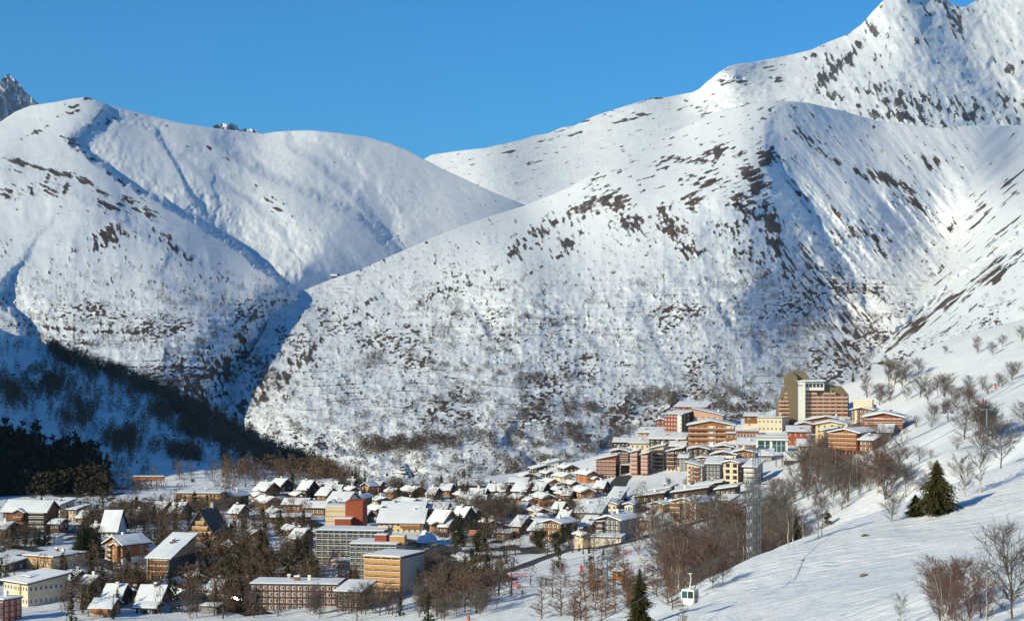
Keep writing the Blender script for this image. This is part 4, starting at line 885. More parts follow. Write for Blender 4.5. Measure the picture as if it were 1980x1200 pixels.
ap('dark weathered timber block right of the cream balcony column', 1290, 1332, 872, 912, -14, D=875, depth=13, roof='X', pitch=12, wall='wood_dark', floors=5, nb=4, th=.5, bal=('wood_dark','wood_brown',.0,.5,1.2), base=('cream',.25))
ap('narrow grey bay house with white cap between dark and cream blocks', 1314, 1334, 884, 908, -10, D=862, depth=8, roof='M', pitch=12, wall='grey', floors=3, nb=2, th=.5)
ap('brown and cream stair-stepped block above the snowy bank', 1329, 1372, 900, 934, -16, D=830, depth=12, roof='x', pitch=12, wall='cream', floors=4, nb=4, th=.5, panel=[(.22,.4,'wood_red')], bal=('wood_brown','wood_brown',.45,.8,1))
ap('charcoal block with small square windows left of the cream gallery house', 1366, 1404, 896, 932, -12, D=825, depth=12, roof='M', pitch=8, wall='dark_grey', floors=5, nb=4, th=.6, chim=0)
ap('cream house with two columns of dark loggias under a white gable', 1400, 1452, 894, 940, -30, D=805, depth=15, roof='G', pitch=14, wall='cream', floors=4, nb=2, th=.6, ww=2.6, wh=1.7, sidewall='dark_grey', frame='frame_wood')
ap('grey right wing with stacked white balconies next to cream loggia house', 1440, 1482, 902, 940, -20, D=790, depth=13, roof='M', pitch=8, wall='grey', floors=4, nb=3, th=.6, bal=('white','pale',.0,.9,1.4))
ap('dark gabled block with white trims behind the snowy bank houses', 1376, 1436, 878, 902, -14, D=870, depth=14, roof='G', pitch=13, wall='wood_dark', floors=3, nb=6, th=.6, bal=('wood_dark','white',.1,.9,1))
ap('brown house with white gable roof right of the dark trimmed block', 1416, 1472, 874, 892, -12, D=885, depth=13, roof='G', pitch=12, wall='wood_brown', floors=2, nb=5, th=.6)
ap('low snow-roofed dark house in the centre of the rise', 1330, 1380, 868, 884, -10, D=915, depth=14, roof='G', pitch=12, wall='wood_dark', floors=2, nb=4, th=.6)
ap('white-roofed row in front of the dark red hotel', 1256, 1332, 848, 864, -10, D=950, depth=13, roof='M', pitch=9, wall='wood_dark', floors=2, nb=6, th=.6)
ap('cream low house with snow terrace at the left end of the rise', 1218, 1262, 856, 870, -8, D=955, depth=12, roof='M', pitch=8, wall='cream', floors=1, nb=4, th=.5)
ap('brown-pink low house with porch left of the dark red hotel', 1236, 1294, 836, 854, -10, D=985, depth=13, roof='M', pitch=8, wall='pink_beige', floors=2, nb=5, th=.6)
ap('small brick-red wing at the left of the dark red hotel', 1269, 1294, 812, 836, -14, D=1000, depth=9, roof='G', pitch=18, wall='brick', floors=3, nb=2, th=.6)
B('hotel_building', 'dark brick-red hotel with rows of paired white windows and white bay', 'hotel', 1286, 1345, 800, 846, -30, D=975, depth=14, roof='M', pitch=5, wall='brick', floors=6, nb=6, th=.35, panel=[(.74,.98,'white')], ww=.8, wh=.8, snowsill=True, sidewall='dark_grey', chim=0)
ap('orange-red top block with dusty tin roof behind the dark red hotel', 1306, 1380, 786, 806, -16, D=1005, depth=16, roof='M', pitch=7, wall='rust', floors=2, nb=5, th=.3)
ap('long reddish wing with sloping white roof right of the dark red hotel', 1342, 1410, 802, 832, -14, D=1000, depth=15, roof='x', pitch=12, wall='pink_beige', floors=3, nb=5, th=.5, snowsill=True)
B('hotel_building', 'orange timber hotel with two white loggia frames and snowy gable', 'hotel', 1331, 1428, 822, 862, -8, D=930, depth=17, roof='G', pitch=11, wall='wood_orange', floors=4, nb=8, th=.7, bal=('wood_brown','wood_orange',.0,1.,1.2), panel=[(.44,.60,'white'),(.84,.995,'white')], frame='frame_white')
ho('brown box house with white base left of the tower hotel', 1440, 1482, 804, 826, -10, D=985, depth=12, roof='M', pitch=5, wall='wood_brown', floors=2, nb=2, th=.4, base=('cream',.35))
ho('cream flat-roofed shop building at the foot of the tower hotel', 1466, 1530, 808, 836, -24, D=970, depth=12, roof='F', wall='cream', floors=2, nb=6, th=.3, chim=2, sidewall='concrete')
B('restaurant', 'brick and glass bar with people terrace right of the orange timber hotel', 'restaurant', 1424, 1472, 834, 852, -8, D=925, depth=10, roof='F', wall='wood_red', floors=1, nb=7, wh=2.4, ww=1.5, th=.3, chim=0)
def pavilion():
    o = B('swimming_pavilion', 'white pavilion with big teal glass bays and snow-covered round roof', 'pavilion', 1463, 1529, 846, 876, -6, D=895, depth=14, roof='F', wall='white', win=False, th=.6, chim=0, ov=1.)
    w, H = ext(o)
    for i, (a, b_) in enumerate([(-.9,-.5),(-.42,-.16),(.02,.28),(.32,.56),(.60,.84)]):
        g = MB(); g.box(w*a, w*b_, -.05, -.004, .6, H - 1.4, 0); p = g.part('glass_bay', 'teal_glass', o)
        q = MB(); q.box(w*a - .12, w*a, -.12, -.003, .3, H - 1.2); q.box(w*b_, w*b_ + .12, -.12, -.003, .3, H - 1.2); q.box(w*a, w*b_, -.12, -.051, H*.5, H*.5 + .12); q.part('frame', 'frame_white', p)
    b = MB(); b.box(-w - .3, w + .3, -1.2, -.06, H - 1.1, H - .6); b.part('canopy', 'white', o)
pavilion()
ap('wide red timber house behind the teal glass pavilion', 1523, 1572, 834, 862, -8, D=925, depth=13, roof='M', pitch=8, wall='rust', floors=2, nb=4, th=.4, ww=.8)
ap('red upper house with white gable right behind the wide red house', 1540, 1580, 820, 842, -10, D=950, depth=13, roof='G', pitch=13, wall='wood_red', floors=2, nb=3, th=.6)
ho('orange box house with white wing beside the wide red house', 1562, 1588, 842, 868, -10, D=905, depth=8, roof='F', wall='wood_orange', floors=2, nb=2, th=.4, chim=0, panel=[(.02,.35,'white')])
ap('green-edged cream block behind the big orange balconied hotel', 1578, 1648, 820, 866, -14, D=930, depth=13, roof='G', pitch=11, wall='yellow', floors=5, nb=5, th=.6, sidewall='green')
ap('upper white-roofed block between tower hotel and orange hotel', 1560, 1646, 812, 830, -12, D=965, depth=13, roof='G', pitch=10, wall='wood_brown', floors=2, nb=6, th=.6)
ap('cream-framed orange timber block left of the big orange hotel', 1590, 1626, 832, 870, -10, D=905, depth=12, roof='X', pitch=11, wall='wood_orange', floors=4, nb=3, th=.5, panel=[(.02,.2,'cream')], bal=('pale','wood_orange',.25,1.,1.1))
B('hotel_building', 'big orange timber hotel with many balconies and broad low snow gable', 'hotel', 1608, 1706, 836, 878, -36, D=880, depth=20, roof='G', pitch=12, wall='wood_orange', floors=5, nb=8, th=.6, bal=('wood_brown','wood_orange',.0,.97,1.3), sidewall='wood_brown', fins=('wood_red',1.1))
ap('small brown annex at right end of the big orange hotel', 1664, 1708, 850, 874, -30, D=870, depth=12, roof='M', pitch=9, wall='wood_brown', floors=2, nb=3, th=.5)
ap('brown block with cream roof box right behind the tower hotel', 1647, 1706, 792, 826, -20, D=960, depth=15, roof='G', pitch=12, wall='wood_brown', floors=4, nb=5, th=.6, annex=[(.45,.4,9,5,4.5,'cream')], panel=[(.18,.3,'cream')])
ap('rightmost timber block with L-shaped cream loggia frame', 1673, 1760, 806, 844, -12, D=915, depth=15, roof='G', pitch=12, wall='wood_red', floors=4, nb=7, th=.7, bal=('pale','wood_red',.0,1.,1.2), panel=[(.24,.46,'cream')])
for x0, x1, pe, pb, yw, wl, rf, lab in [
  (1296,1330,862,874,-10,'wood_dark','M','dark house squeezed under the dark red hotel'),(1428,1466,858,872,-8,'wood_brown','M','brown house left of the teal glass pavilion'),
  (1380,1424,864,878,-12,'wood_dark','G','dark gabled house below the orange loggia hotel'),(1476,1506,812,826,-10,'concrete','F','concrete service box before the tower hotel'),
  (1222,1256,868,880,-8,'wood_brown','M','brown roofed house above the pink balconies'),(1186,1220,854,866,-8,'wood_dark','M','dark low house at the upper left of the rise'),
  (1345,1380,886,900,-12,'wood_brown','G','brown house behind the stair-stepped block'),(1470,1500,880,892,-10,'grey','M','grey low house right of the white gable roofs'),
  (1626,1660,818,832,-12,'wood_red','M','red house between tower hotel and rightmost blocks'),(1700,1736,836,848,-14,'wood_brown','M','low brown house under the rightmost timber block'),
  (1404,1440,838,850,-8,'wood_brown','F','flat brown shop right of the orange loggia hotel'),
  (1544,1584,862,872,-8,'cream','M','cream base house under the orange box house')]:
    ap(lab, x0, x1, pe, pb, yw, depth=10, roof=rf, pitch=11, wall=wl, nb=4, floors=1 if pb - pe < 13 else 2, th=.55, bal=('pale','wood_brown',.05,.95,1.) if pb - pe > 12 else None)
for x0, x1, pe, pb, yw, wl, lab in [
  (1000,1026,982,993,-22,'wood_brown','brown chalet left of the shaded gable under the heavy roof'),(1076,1100,954,964,24,'wood_orange','orange chalet in the crook of the lower road'),
  (960,990,948,958,-20,'wood_brown','brown chalet left end of the rising rows'),(1092,1120,934,945,22,'wood_dark','dark chalet under the cream-gabled one'),
  (1030,1056,1000,1010,22,'grey','grey shed-like chalet above the stepped houses'),(1150,1180,942,953,-20,'wood_brown','brown chalet below the leftmost balconied block'),
  (790,820,985,996,20,'wood_dark','dark chalet tucked behind the brown terraces'),(850,880,1018,1029,-20,'wood_brown','brown chalet at the foot of the dark pair'),
  (690,720,1000,1012,-18,'wood_dark','dark chalet at the right foot of the rust-red slab'),(480,512,958,968,22,'wood_brown','brown chalet between bright orange gable and tan building'),
  (560,600,1040,1052,-20,'wood_brown','brown chalet among spruces left of the grey block'),(60,96,1012,1024,-16,'wood_brown','brown annex at the right foot of the gabled block'),
  (356,392,1118,1130,24,'wood_dark','dark chalet right below the tan hotel corner'),(156,186,1130,1142,-20,'grey','grey chalet by the shaded car park')]:
    ch(lab, x0, x1, pe, pb, yw, depth=11, roof='G' if yw > 0 else 'E', pitch=25, wall=wl, nb=2, th=R.uniform(.35, .7))
# tower hotel
def tower_hotel():
    D = min(960., hit(1570, 814)); k = D / F; o = bpy.data.objects.new('tower_hotel', None); COL.objects.link(o)
    o['label'] = 'tall olive-brown hotel with stepped flanks, white lift shaft and grid of balconies'; o['category'] = 'hotel'
    pb = 814; o.location = ((1504 - CX) * k, D, (HY - pb) * k); o.rotation_euler = (0, 0, math.radians(-3))
    FOOT.append(((1570 - CX) * k, D + 8, 20))
    X = lambda p: (p - 1504) * k; Z = lambda p: (pb - p) * k
    # main body with cut corners
    b = MB(); b.prism([(X(1553), -4), (X(1640), -4), (X(1640), Z(762)), (X(1626), Z(746)), (X(1600), Z(744)), (X(1580), Z(744)), (X(1570), Z(738)), (X(1553), Z(738))], 'y', 0, 15); b.part('wall', 'olive', o)
    b = MB(); b.prism([(X(1504), -4), (X(1530), -4), (X(1530), Z(738)), (X(1522), Z(742)), (X(1514), Z(758)), (X(1511), Z(768)), (X(1504), Z(780))], 'y', -1.5, 12); b.part('left_wing', 'olive', o)
    # big olive slab with roof peak
    b = MB(); b.prism([(X(1518), Z(744)), (X(1528), -4), (X(1540), -4), (X(1540), Z(728)), (X(1529), Z(718)), (X(1519), Z(730))][1:], 'y', -4.5, -1.51); b.part('stair_slab', 'olive', o)
    b = MB(); b.prism([(X(1519), Z(742)), (X(1561), Z(742)), (X(1564), Z(728)), (X(1555), Z(718)), (X(1529), Z(718)), (X(1519), Z(730))], 'y', -1.505, 11); b.part('roof_hood', 'olive', o)
    # white shaft and glazed top floor
    b = MB(); b.box(X(1540) + .002, X(1555), -4.2, 5, -4, Z(737)); sh = b.part('lift_shaft', 'white', o)
    q = MB()
    b = MB(); b.box(X(1555) + .002, X(1592), -2.4, 6, Z(754), Z(738)); tf = b.part('top_floor', 'white', o)
    for i in range(5):
        g = MB(); x0 = X(1556.5 + i * 7); g.box(x0, x0 + 5.2 * k, -2.5, -2.402, Z(748), Z(741.5)); g.part('window', 'window_glass', tf)
    s = MB(); s.slab((X(1538), -5, Z(737)+.01), (X(1595), -5, Z(736)+.01), (X(1595), 8, Z(736)+.01), (X(1540), 8, Z(736)+.01), .7, 10, 4, .3); s.part('snow_cover', 'snow', o)
    b = MB(); b.box(X(1560), X(1582), 2, 4, Z(736) + .9, Z(733.5)); b.part('roof_sign_box', 'pink', o)
    s = MB(); s.slab((X(1602), 1, Z(743.9)), (X(1625), 1, Z(745.8)), (X(1625), 14, Z(745.8)), (X(1602), 14, Z(743.9)), .5, 6, 3); s.part('snow_cover', 'snow', o)
    # lettering-like black strokes high on the shaft: too small in the photo to read
    for i in range(4): g = MB(); x0 = X(1541.5 + i * 2.3); g.box(x0, x0 + .32, -4.23, -4.202, Z(746), Z(743)); g.part('sign_stroke', 'dark_grey', sh)
    # balconies: 7 bays
    bw = (X(1638) - X(1555.5)) / 7; fh = (Z(754) - Z(813)) / 8
    bm = balcony_mesh(bw * .94, 1.5, 'pink_beige', 'pink_beige', False); wm = win_mesh(bw * .6, 1.6, 'frame_wood')
    f = MB(); f.box(-.14, .14, -1.5, -.01, 0, fh - .2); fm = f.mesh('fin', [M['pink_beige']])
    for r in range(9):
        z = r * fh + .1
        for c in range(7):
            if r == 7 and c in (2, 5, 6): continue
            if r == 8 and (c < 3 or c == 5 or c > 5): continue
            if r == 8: continue
            x = X(1555.5) + bw * (c + .5)
            place('balcony', bm, o, x, -.01, z); place('window', wm, o, x, -.004, z + .3)
            if r < 7: place('fin', fm, o, x - bw/2, 0, z - .05)
    bm2 = balcony_mesh(2.9, 1.3, 'pink_beige', 'pink_beige', False); wm2 = win_mesh(1.6, 1.5, 'frame_wood')
    for r in range(8):
        n = [3, 3, 3, 3, 2, 2, 1, 1][r]
        for c in range(n):
            x = X(1527) - 1.6 - c * 3.0 + .3
            if x < X(1505) + 1 : x = X(1505) + 1.2
            place('balcony', bm2, o, x, -1.51, r * fh + .1); place('window', wm2, o, x, -1.504, r * fh + .4)
    for x0, x1, y0, y1, z in ((1504,1512,-2.6,12,782),(1512,1519,-2.6,12,762)):
        pass
tower_hotel()
# covered gallery on stilts, upper left
def gallery():
    D = 905.; k = D / F; o = bpy.data.objects.new('covered_gallery', None); COL.objects.link(o)
    o['label'] = 'long orange covered gallery on stilts at the foot of the wooded hill'; o['category'] = 'gallery'
    o.location = ((258 - CX) * k, D, (HY - 940) * k); L = 58 * k; h = 11 * k
    b = MB(); b.prism([(0, h + .4), (2.2, h + .4), (2.2, h + 1.7), (1.1, h + 2.1), (0, h + 1.7)], 'x', 0, L); b.part('gallery_wall', 'wood_orange', o)
    s = MB(); s.slab((-.3, -.3, h + 2.05), (L + .3, -.3, h + 2.05), (L + .3, 2.5, h + 2.15), (-.3, 2.5, h + 2.15), .35, 14, 2); s.part('snow_cover', 'snow', o)
    for i in range(6): q = MB(); x = L * (i + .5) / 6; q.box(x - .12, x + .12, 1, 1.3, -6, h + .39); q.part('pillar', 'wood_brown', o)
gallery()
# little far hamlet on the massif and the huts on the left mountain
def far_house(label, px, py, w, Dfun, group=None, wall='grey'):
    D = float(Dfun(np.array([px]), np.array([py]))[0]); k = D / F
    o = bpy.data.objects.new('stone_house', None); COL.objects.link(o); o['label'] = label; o['category'] = 'house'
    if group: o['group'] = group
    o.location = ((px - CX) * k, D, (HY - py) * k - .5); W_ = w * k; o.rotation_euler = (0, 0, R.uniform(-.5, .5))
    walls(W_, W_ * .8, W_ * .45, 'E', 32, zb=-6).part('wall', wall, o)
    roof_parts(o, W_, W_ * .8, W_ * .45, 'E', 32, .5, .5)
for i in range(13):
    far_house('small stone house in the snowy hamlet across the gorge', 965 + i * 7 + R.uniform(-3, 3), 818 + R.uniform(-9, 7), R.uniform(6, 8), D_M, 'hamlet houses across the gorge')
far_house('lone hut on the rounded left mountain above the gorge', 645, 538, 12, D_L, wall='dark_grey')
# portal, dome station
def portal():
    D = min(898., hit(1209, 917)); k = D / F; o = bpy.data.objects.new('tunnel_portal', None); COL.objects.link(o)
    o['label'] = 'dark road tunnel portal under the apartment blocks at the top of the road'; o['category'] = 'tunnel portal'
    o.location = ((1209 - CX) * k, D - 1, (HY - 916) * k); w = 11 * k; h = 20 * k
    b = MB(); b.box(-w, -w + .5, 0, 6, -2, h); b.box(w - .5, w, 0, 6, -2, h); b.box(-w + .5, w - .5, 0, 6, h - .6, h); b.part('portal_frame', 'pale', o)
    b = MB(); b.box(-w + .5, w - .5, 5, 5.5, -2, h - .61); b.part('opening_shade_sheet', 'roof_felt', o)  # dark sheet closing the portal, in place of the shade inside
portal()
def dome_station():
    D = hit(1530, 897); k = D / F; o = bpy.data.objects.new('chairlift_station', None); COL.objects.link(o)
    o['label'] = 'half-barrel chairlift station covered with snow, dark lattice wheel at its right end'; o['category'] = 'lift station'
    o.location = ((1516 - CX) * k, D, (HY - 897) * k); o.rotation_euler = (0, 0, math.radians(-10)); L = 54 * k; r = 4.2
    FOOT.append(((1542 - CX) * k, D + 4, 8))
    pr = [(r * math.cos(t), 1.5 + r * .85 * math.sin(t)) for t in np.linspace(0, math.pi, 11)]
    b = MB(); b.prism([(r - .2, 0), (r - .2, 1.4)] + [(u * .96, z - .15) for u, z in pr] + [(-r + .2, 1.4), (-r + .2, 0)], 'x', 0, L); b.part('barrel_wall', 'wood_dark', o)
    s = MB(); n = len(pr)
    for i in range(n - 1):
        for j in range(8):
            x0, x1 = L * j / 8, L * (j + 1) / 8
            s.quad((x0, pr[i][0], pr[i][1] + .3), (x0, pr[i+1][0], pr[i+1][1] + .3), (x1, pr[i+1][0], pr[i+1][1] + .3), (x1, pr[i][0], pr[i][1] + .3))
    s.part('snow_cover', 'snow', o)
    w = MB(); 
    for i in range(12):
        a = 2 * math.pi * i / 12; a2 = 2 * math.pi * (i + 1) / 12
        w.tube((L + .6, 3.4 * math.cos(a), 2.8 + 3.4 * math.sin(a)), (L + .6, 3.4 * math.cos(a2), 2.8 + 3.4 * math.sin(a2)), .16); w.tube((L + .6, 0, 2.8), (L + .6, 3.4 * math.cos(a), 2.8 + 3.4 * math.sin(a)), .08)
    w.part('bull_wheel', 'dark_steel', o)
    b = MB(); b.box(-3.4, -3.0, -1, 0, -1, 2.4); b.box(-.9, -.5, -1, 0, -1, 2.4); b.box(-3.4, -.5, -1.001, .001, 2.4, 2.9); b.part('entrance_frame', 'wood_brown', o)
dome_station()
# ------------------------------------------------------------------ roads, snow banks
def strip(name, pts, w, matl, lift=.16, kind='structure', n=8, label=None):
    P = [];
    for (a, b) in zip(pts, pts[1:]):
        for i in range(n): t = i / n; P.append((a[0]+(b[0]-a[0])*t, a[1]+(b[1]-a[1])*t))
    P.append(pts[-1]); Wp = []
    for px, py in P: D = hit(px, py, 430.); Wp.append(((px - CX) / F * D, D))
    Wp = np.array(Wp)
    for _ in range(3): Wp[1:-1] = (Wp[:-2] + Wp[1:-1] * 2 + Wp[2:]) / 4
    T = np.gradient(Wp, axis=0); T /= np.linalg.norm(T, axis=1)[:, None] + 1e-9; Nn = np.stack([-T[:, 1], T[:, 0]], 1)
    cols = [-.5, -.25, 0, .25, .5]; V = []
    zc = gz(Wp[:, 0], Wp[:, 1])
    for c in cols:
        q = Wp + Nn * w * c; V.append(np.stack([q[:, 0], q[:, 1], np.maximum(gz(q[:, 0], q[:, 1]), zc - .4) + lift], 1))
    V = np.stack(V, 1); n0, n1 = V.shape[:2]; i = np.arange(n0 - 1)[:, None] * n1 + np.arange(n1 - 1)[None]
    Fc = np.stack([i, i + 1, i + n1 + 1, i + n1], -1).reshape(-1, 4)
    me = new_mesh(name, V.reshape(-1, 3), Fc, [M[matl]], smooth=True)
    return link(name, me, kind=kind)
strip('road', [(1209,919),(1197,932),(1189,948),(1190,964),(1206,978),(1245,986),(1290,990)], 8, 'asphalt')
strip('road', [(1098,1012),(1100,990),(1098,972),(1084,960),(1066,952),(1040,946),(1000,944)], 6, 'asphalt')
strip('road', [(850,1134),(930,1118),(1000,1098),(1060,1076),(1110,1060),(1180,1056),(1280,1030),(1360,1006),(1430,984),(1500,958)], 6, 'asphalt')
strip('road', [(140,1070),(170,1078),(210,1092),(262,1110),(330,1136),(420,1160),(500,1188)], 8, 'asphalt')
strip('road', [(185,1112),(230,1126),(262,1140)], 22, 'asphalt', .12)
strip('road', [(826,1056),(862,1082),(900,1112),(930,1134)], 20, 'asphalt', .12)
strip('road', [(20,1055),(80,1066),(140,1068)], 6, 'asphalt')
strip('road', [(480,1004),(540,1000),(600,1008),(640,1030)], 6, 'asphalt')
strip('road', [(700,1024),(760,1040),(830,1052)], 6, 'asphalt')
def heap(px, py, w, h, label, seed):
    D = hit(px, py, 430.); k = D / F; x = (px - CX) * k; n = 28; W_ = w * k; dp = W_ * .5
    V = []; 
    for j in range(n):
        for i in range(n):
            u = i / (n-1) * 2 - 1; v = j / (n-1) * 2 - 1; r = math.hypot(u, v)
            f = float(fbm(u * 3 + seed, v * 3, seed, 3)); z = max(0, 1 - r ** 2) ** .8 * h * k * (.45 + 1.1 * f)
            V.append((x + u * W_ / 2, D + v * dp, float(gz(x + u * W_/2, D + v * dp)) - .3 + z))
    i = np.arange(n - 1)[:, None] * n + np.arange(n - 1)[None]; Fc = np.stack([i, i + 1, i + n + 1, i + n], -1).reshape(-1, 4)
    o = link('snow_heap', new_mesh('snow_heap', V, Fc, [M['snow']], smooth=True), label=label, cat='snow heap')
heap(892, 1082, 66, 14, 'ploughed snow heap beside the car park right of the blocks', 3)
heap(925, 1098, 46, 14, 'rough ploughed snow heap among young firs below the car park', 5)
heap(826, 1048, 44, 20, 'rounded mound of snow behind the car park', 9)
heap(1405, 958, 50, 8, 'snow bank under the balconied houses by the piste', 12)
heap(1560, 905, 60, 8, 'snow bank under the barrel-shaped lift station', 15)
heap(560, 1078, 40, 6, 'smooth white bank between larches and the grey blocks', 19)

# ------------------------------------------------------------------ trees
def tree_mat(name, c1, c2, c3=None):
    m = bpy.data.materials.new(name); m.use_nodes = True; N = m.node_tree.nodes; L = m.node_tree.links; b = N['Principled BSDF']
    b.inputs['Roughness'].default_value = .85; b.inputs['Specular IOR Level'].default_value = .1
    oi = N.new('ShaderNodeObjectInfo'); ge = N.new('ShaderNodeNewGeometry'); nz = N.new('ShaderNodeTexNoise'); nz.inputs['Scale'].default_value = .9
    L.new(ge.outputs['Position'], nz.inputs['Vector'])
    ad = N.new('ShaderNodeMath'); ad.operation = 'MULTIPLY_ADD'; ad.inputs[1].default_value = .55; L.new(oi.outputs['Random'], ad.inputs[0]); L.new(nz.outputs['Fac'], ad.inputs[2])
    mr = N.new('ShaderNodeMapRange'); mr.inputs[1].default_value = .4; mr.inputs[2].default_value = 1.15; L.new(ad.outputs[0], mr.inputs[0])
    mx = N.new('ShaderNodeMix'); mx.data_type = 'RGBA'; mx.inputs[6].default_value = (*c1, 1); mx.inputs[7].default_value = (*c2, 1); L.new(mr.outputs[0], mx.inputs[0]); L.new(mx.outputs[2], b.inputs['Base Color'])
    return m
M['bark'] = tree_mat('bark', (.09,.065,.05), (.16,.12,.10)); M['birch_bark'] = tree_mat('birch_bark', (.42,.38,.34), (.62,.58,.52))
M['needles'] = tree_mat('needles', (.016,.024,.010), (.045,.050,.018)); M['needles_sunny'] = tree_mat('needles_sunny', (.022,.024,.008), (.085,.072,.022))  # needles_sunny: olive of sunlit needles put into the colour
M['twig_red'] = tree_mat('twig_red', (.11,.062,.05), (.20,.125,.10)); M['twig_grey'] = tree_mat('twig_grey', (.10,.082,.07), (.19,.165,.145)); M['larch_twig'] = tree_mat('larch_twig', (.13,.062,.035), (.22,.12,.065))
M['forest_brown'] = tree_mat('forest_brown', (.10,.068,.048), (.22,.145,.095)); M['forest_dark'] = tree_mat('forest_dark', (.04,.036,.022), (.12,.08,.045)); M['scrub'] = tree_mat('scrub', (.07,.055,.045), (.14,.11,.085))

def spruce(h, w, levels, nb, seed, needle, sub=5, wmin=.02, shp=.85, irr=.0):
    r = random.Random(seed); ph = [r.uniform(0, 6.28) for _ in range(4)]; t = MB(); c = MB(); t.tube((0,0,-.6), (0,0,h*.97), h*.016+.05, .02, 6)
    for l in range(levels):
        f = l / (levels - 1); z = h * (.05 + .93 * f); R_ = w/2 * (1 - f) ** shp * (.85 + .3 * r.random()) * (1 + irr * math.sin(f * 21 + ph[0])) + .12
        if f < .10: R_ *= .55 + 4 * f
        for k in range(nb):
            a = 2*math.pi*(k + r.random()*.8) / nb + l * 1.3; L_ = R_ * r.uniform(.72 - irr, 1.12 + irr) * (1 + irr * math.sin(a * 2 + ph[1] + f * 9)); dr = r.uniform(.12, .38) * L_
            dx, dy = math.cos(a), math.sin(a); z0 = z + r.uniform(-.5, .5) * h / levels
            # a drooping bough: spine with hanging side sprays
            prev = (dx*.05, dy*.05, z0)
            for s in range(1, sub + 1):
                g = s / sub; p = (dx * L_ * g, dy * L_ * g, z0 - dr * g ** 1.5 + .10 * L_ * math.sin(g*2.6))
                wd = L_ * .30 * (1.15 - g) + wmin * 2
                for sd in (-1, 1):
                    q = (p[0] - dy*sd*wd - dx*wd*.2, p[1] + dx*sd*wd - dy*wd*.2, p[2] - wd * r.uniform(.35, .9))
                    c.poly([prev, p, q] if sd > 0 else [p, prev, q])
                prev = p
    return t.mesh('trunk', [M['bark']]), c.mesh('crown', [M[needle]])
def pine(h, w, seed, needle='needles'):
    r = random.Random(seed); t = MB(); c = MB(); t.tube((0,0,-.6), (.2,0,h*.6), h*.03, h*.015, 6)
    cl = []
    for i in range(22):
        a = r.uniform(0, 6.28); f = r.uniform(.22, 1); rr = w/2 * r.uniform(.2, .85) * math.sqrt(max(.12, 1 - ((f - .5) / .55) ** 2))
        p = (rr*math.cos(a), rr*math.sin(a), h*f*.93); cl.append(p); t.tube((.1,0,h*max(.15,f*.6)), p, h*.010, .02, 4)
    for p in cl:
        cr = w * r.uniform(.13, .2)
        for k in range(60):
            d = Vector((r.gauss(0,1), r.gauss(0,1), r.gauss(0,.7))).normalized() * cr * r.random() ** .4; q = Vector(p) + d
            s = w * .055; u = Vector((r.gauss(0,1), r.gauss(0,1), r.gauss(0,1))).normalized() * s; v = u.orthogonal().normalized() * s * .7
            c.poly([tuple(q - u*.5), tuple(q + u*.5), tuple(q + v)])
    return t.mesh('trunk', [M['bark']]), c.mesh('crown', [M[needle]])
def bare(h, w, seed, trunkm, twigm, stems=1, up=.9, n1=16, n2=6, n3=6, tw=.030, cone=False, low=.18):
    """leafless tree: stems, boughs, branches and twigs"""
    r = random.Random(seed); t = MB(); c = MB()
    for s in range(stems):
        a0 = r.uniform(0, 6.28); lean = .0 if stems == 1 else r.uniform(.08, .22) * h; hh = h * r.uniform(.8, 1)
        P = []; x = y = 0.; m = 6
        for i in range(m + 1):
            f = i / m; P.append(Vector((lean*math.cos(a0)*f + r.gauss(0,.012)*h*(i>0), lean*math.sin(a0)*f + r.gauss(0,.012)*h*(i>0), hh * f - (.5 if i == 0 else 0))))
        r0 = h * .013 / math.sqrt(stems) + .03
        for i in range(m): t.tube(P[i], P[i+1], r0*(1-i/m*.85), r0*(1-(i+1)/m*.85), 5)
        for b in range(max(5, n1 // stems)):
            f = r.uniform(low, .98); i = min(int(f*m), m-1); q = P[i].lerp(P[i+1], f*m - i); a = r.uniform(0, 6.28)
            L_ = w/2 * ((1-f)**.8 * 1.25 + .12 if cone else (1 - abs(f - .5) * 1.15) * 1.1 + .08) * r.uniform(.6, 1.15)
            d = Vector((math.cos(a), math.sin(a), up * r.uniform(.5, 1.3))).normalized(); e = q + d * L_; mid = q + d * L_ * .5 - Vector((0,0,.05*L_))
            rb = r0 * (1-f*.8) * .42
            c.tube(q, mid, rb, rb*.7, 3); c.tube(mid, e, rb*.7, rb*.25, 3)
            for k in range(n2):
                g = r.uniform(.2, 1); p = q.lerp(e, g); d2 = (d + Vector((r.gauss(0,.6), r.gauss(0,.6), r.gauss(.15,.4)))).normalized(); l2 = L_ * .5 * r.uniform(.5, 1.1); e2 = p + d2 * l2
                u = d2.orthogonal().normalized() * max(tw*.8, rb*.4); c.poly([tuple(p-u), tuple(p+u), tuple(e2)]); u = d2.cross(u); c.poly([tuple(p-u), tuple(p+u), tuple(e2)])
                for j in range(n3):
                    p3 = p.lerp(e2, r.uniform(.2, 1)); d3 = (d2 + Vector((r.gauss(0,.7), r.gauss(0,.7), r.gauss(.2,.5)))).normalized(); e3 = p3 + d3 * l2 * r.uniform(.35, .8)
                    u = d3.cross(Vector((r.gauss(0,1), r.gauss(0,1), r.gauss(0,1)))).normalized() * tw * .55; c.poly([tuple(p3-u), tuple(p3+u), tuple(e3)])
    return t.mesh('trunk', [M[trunkm]]), c.mesh('branches', [M[twigm]])
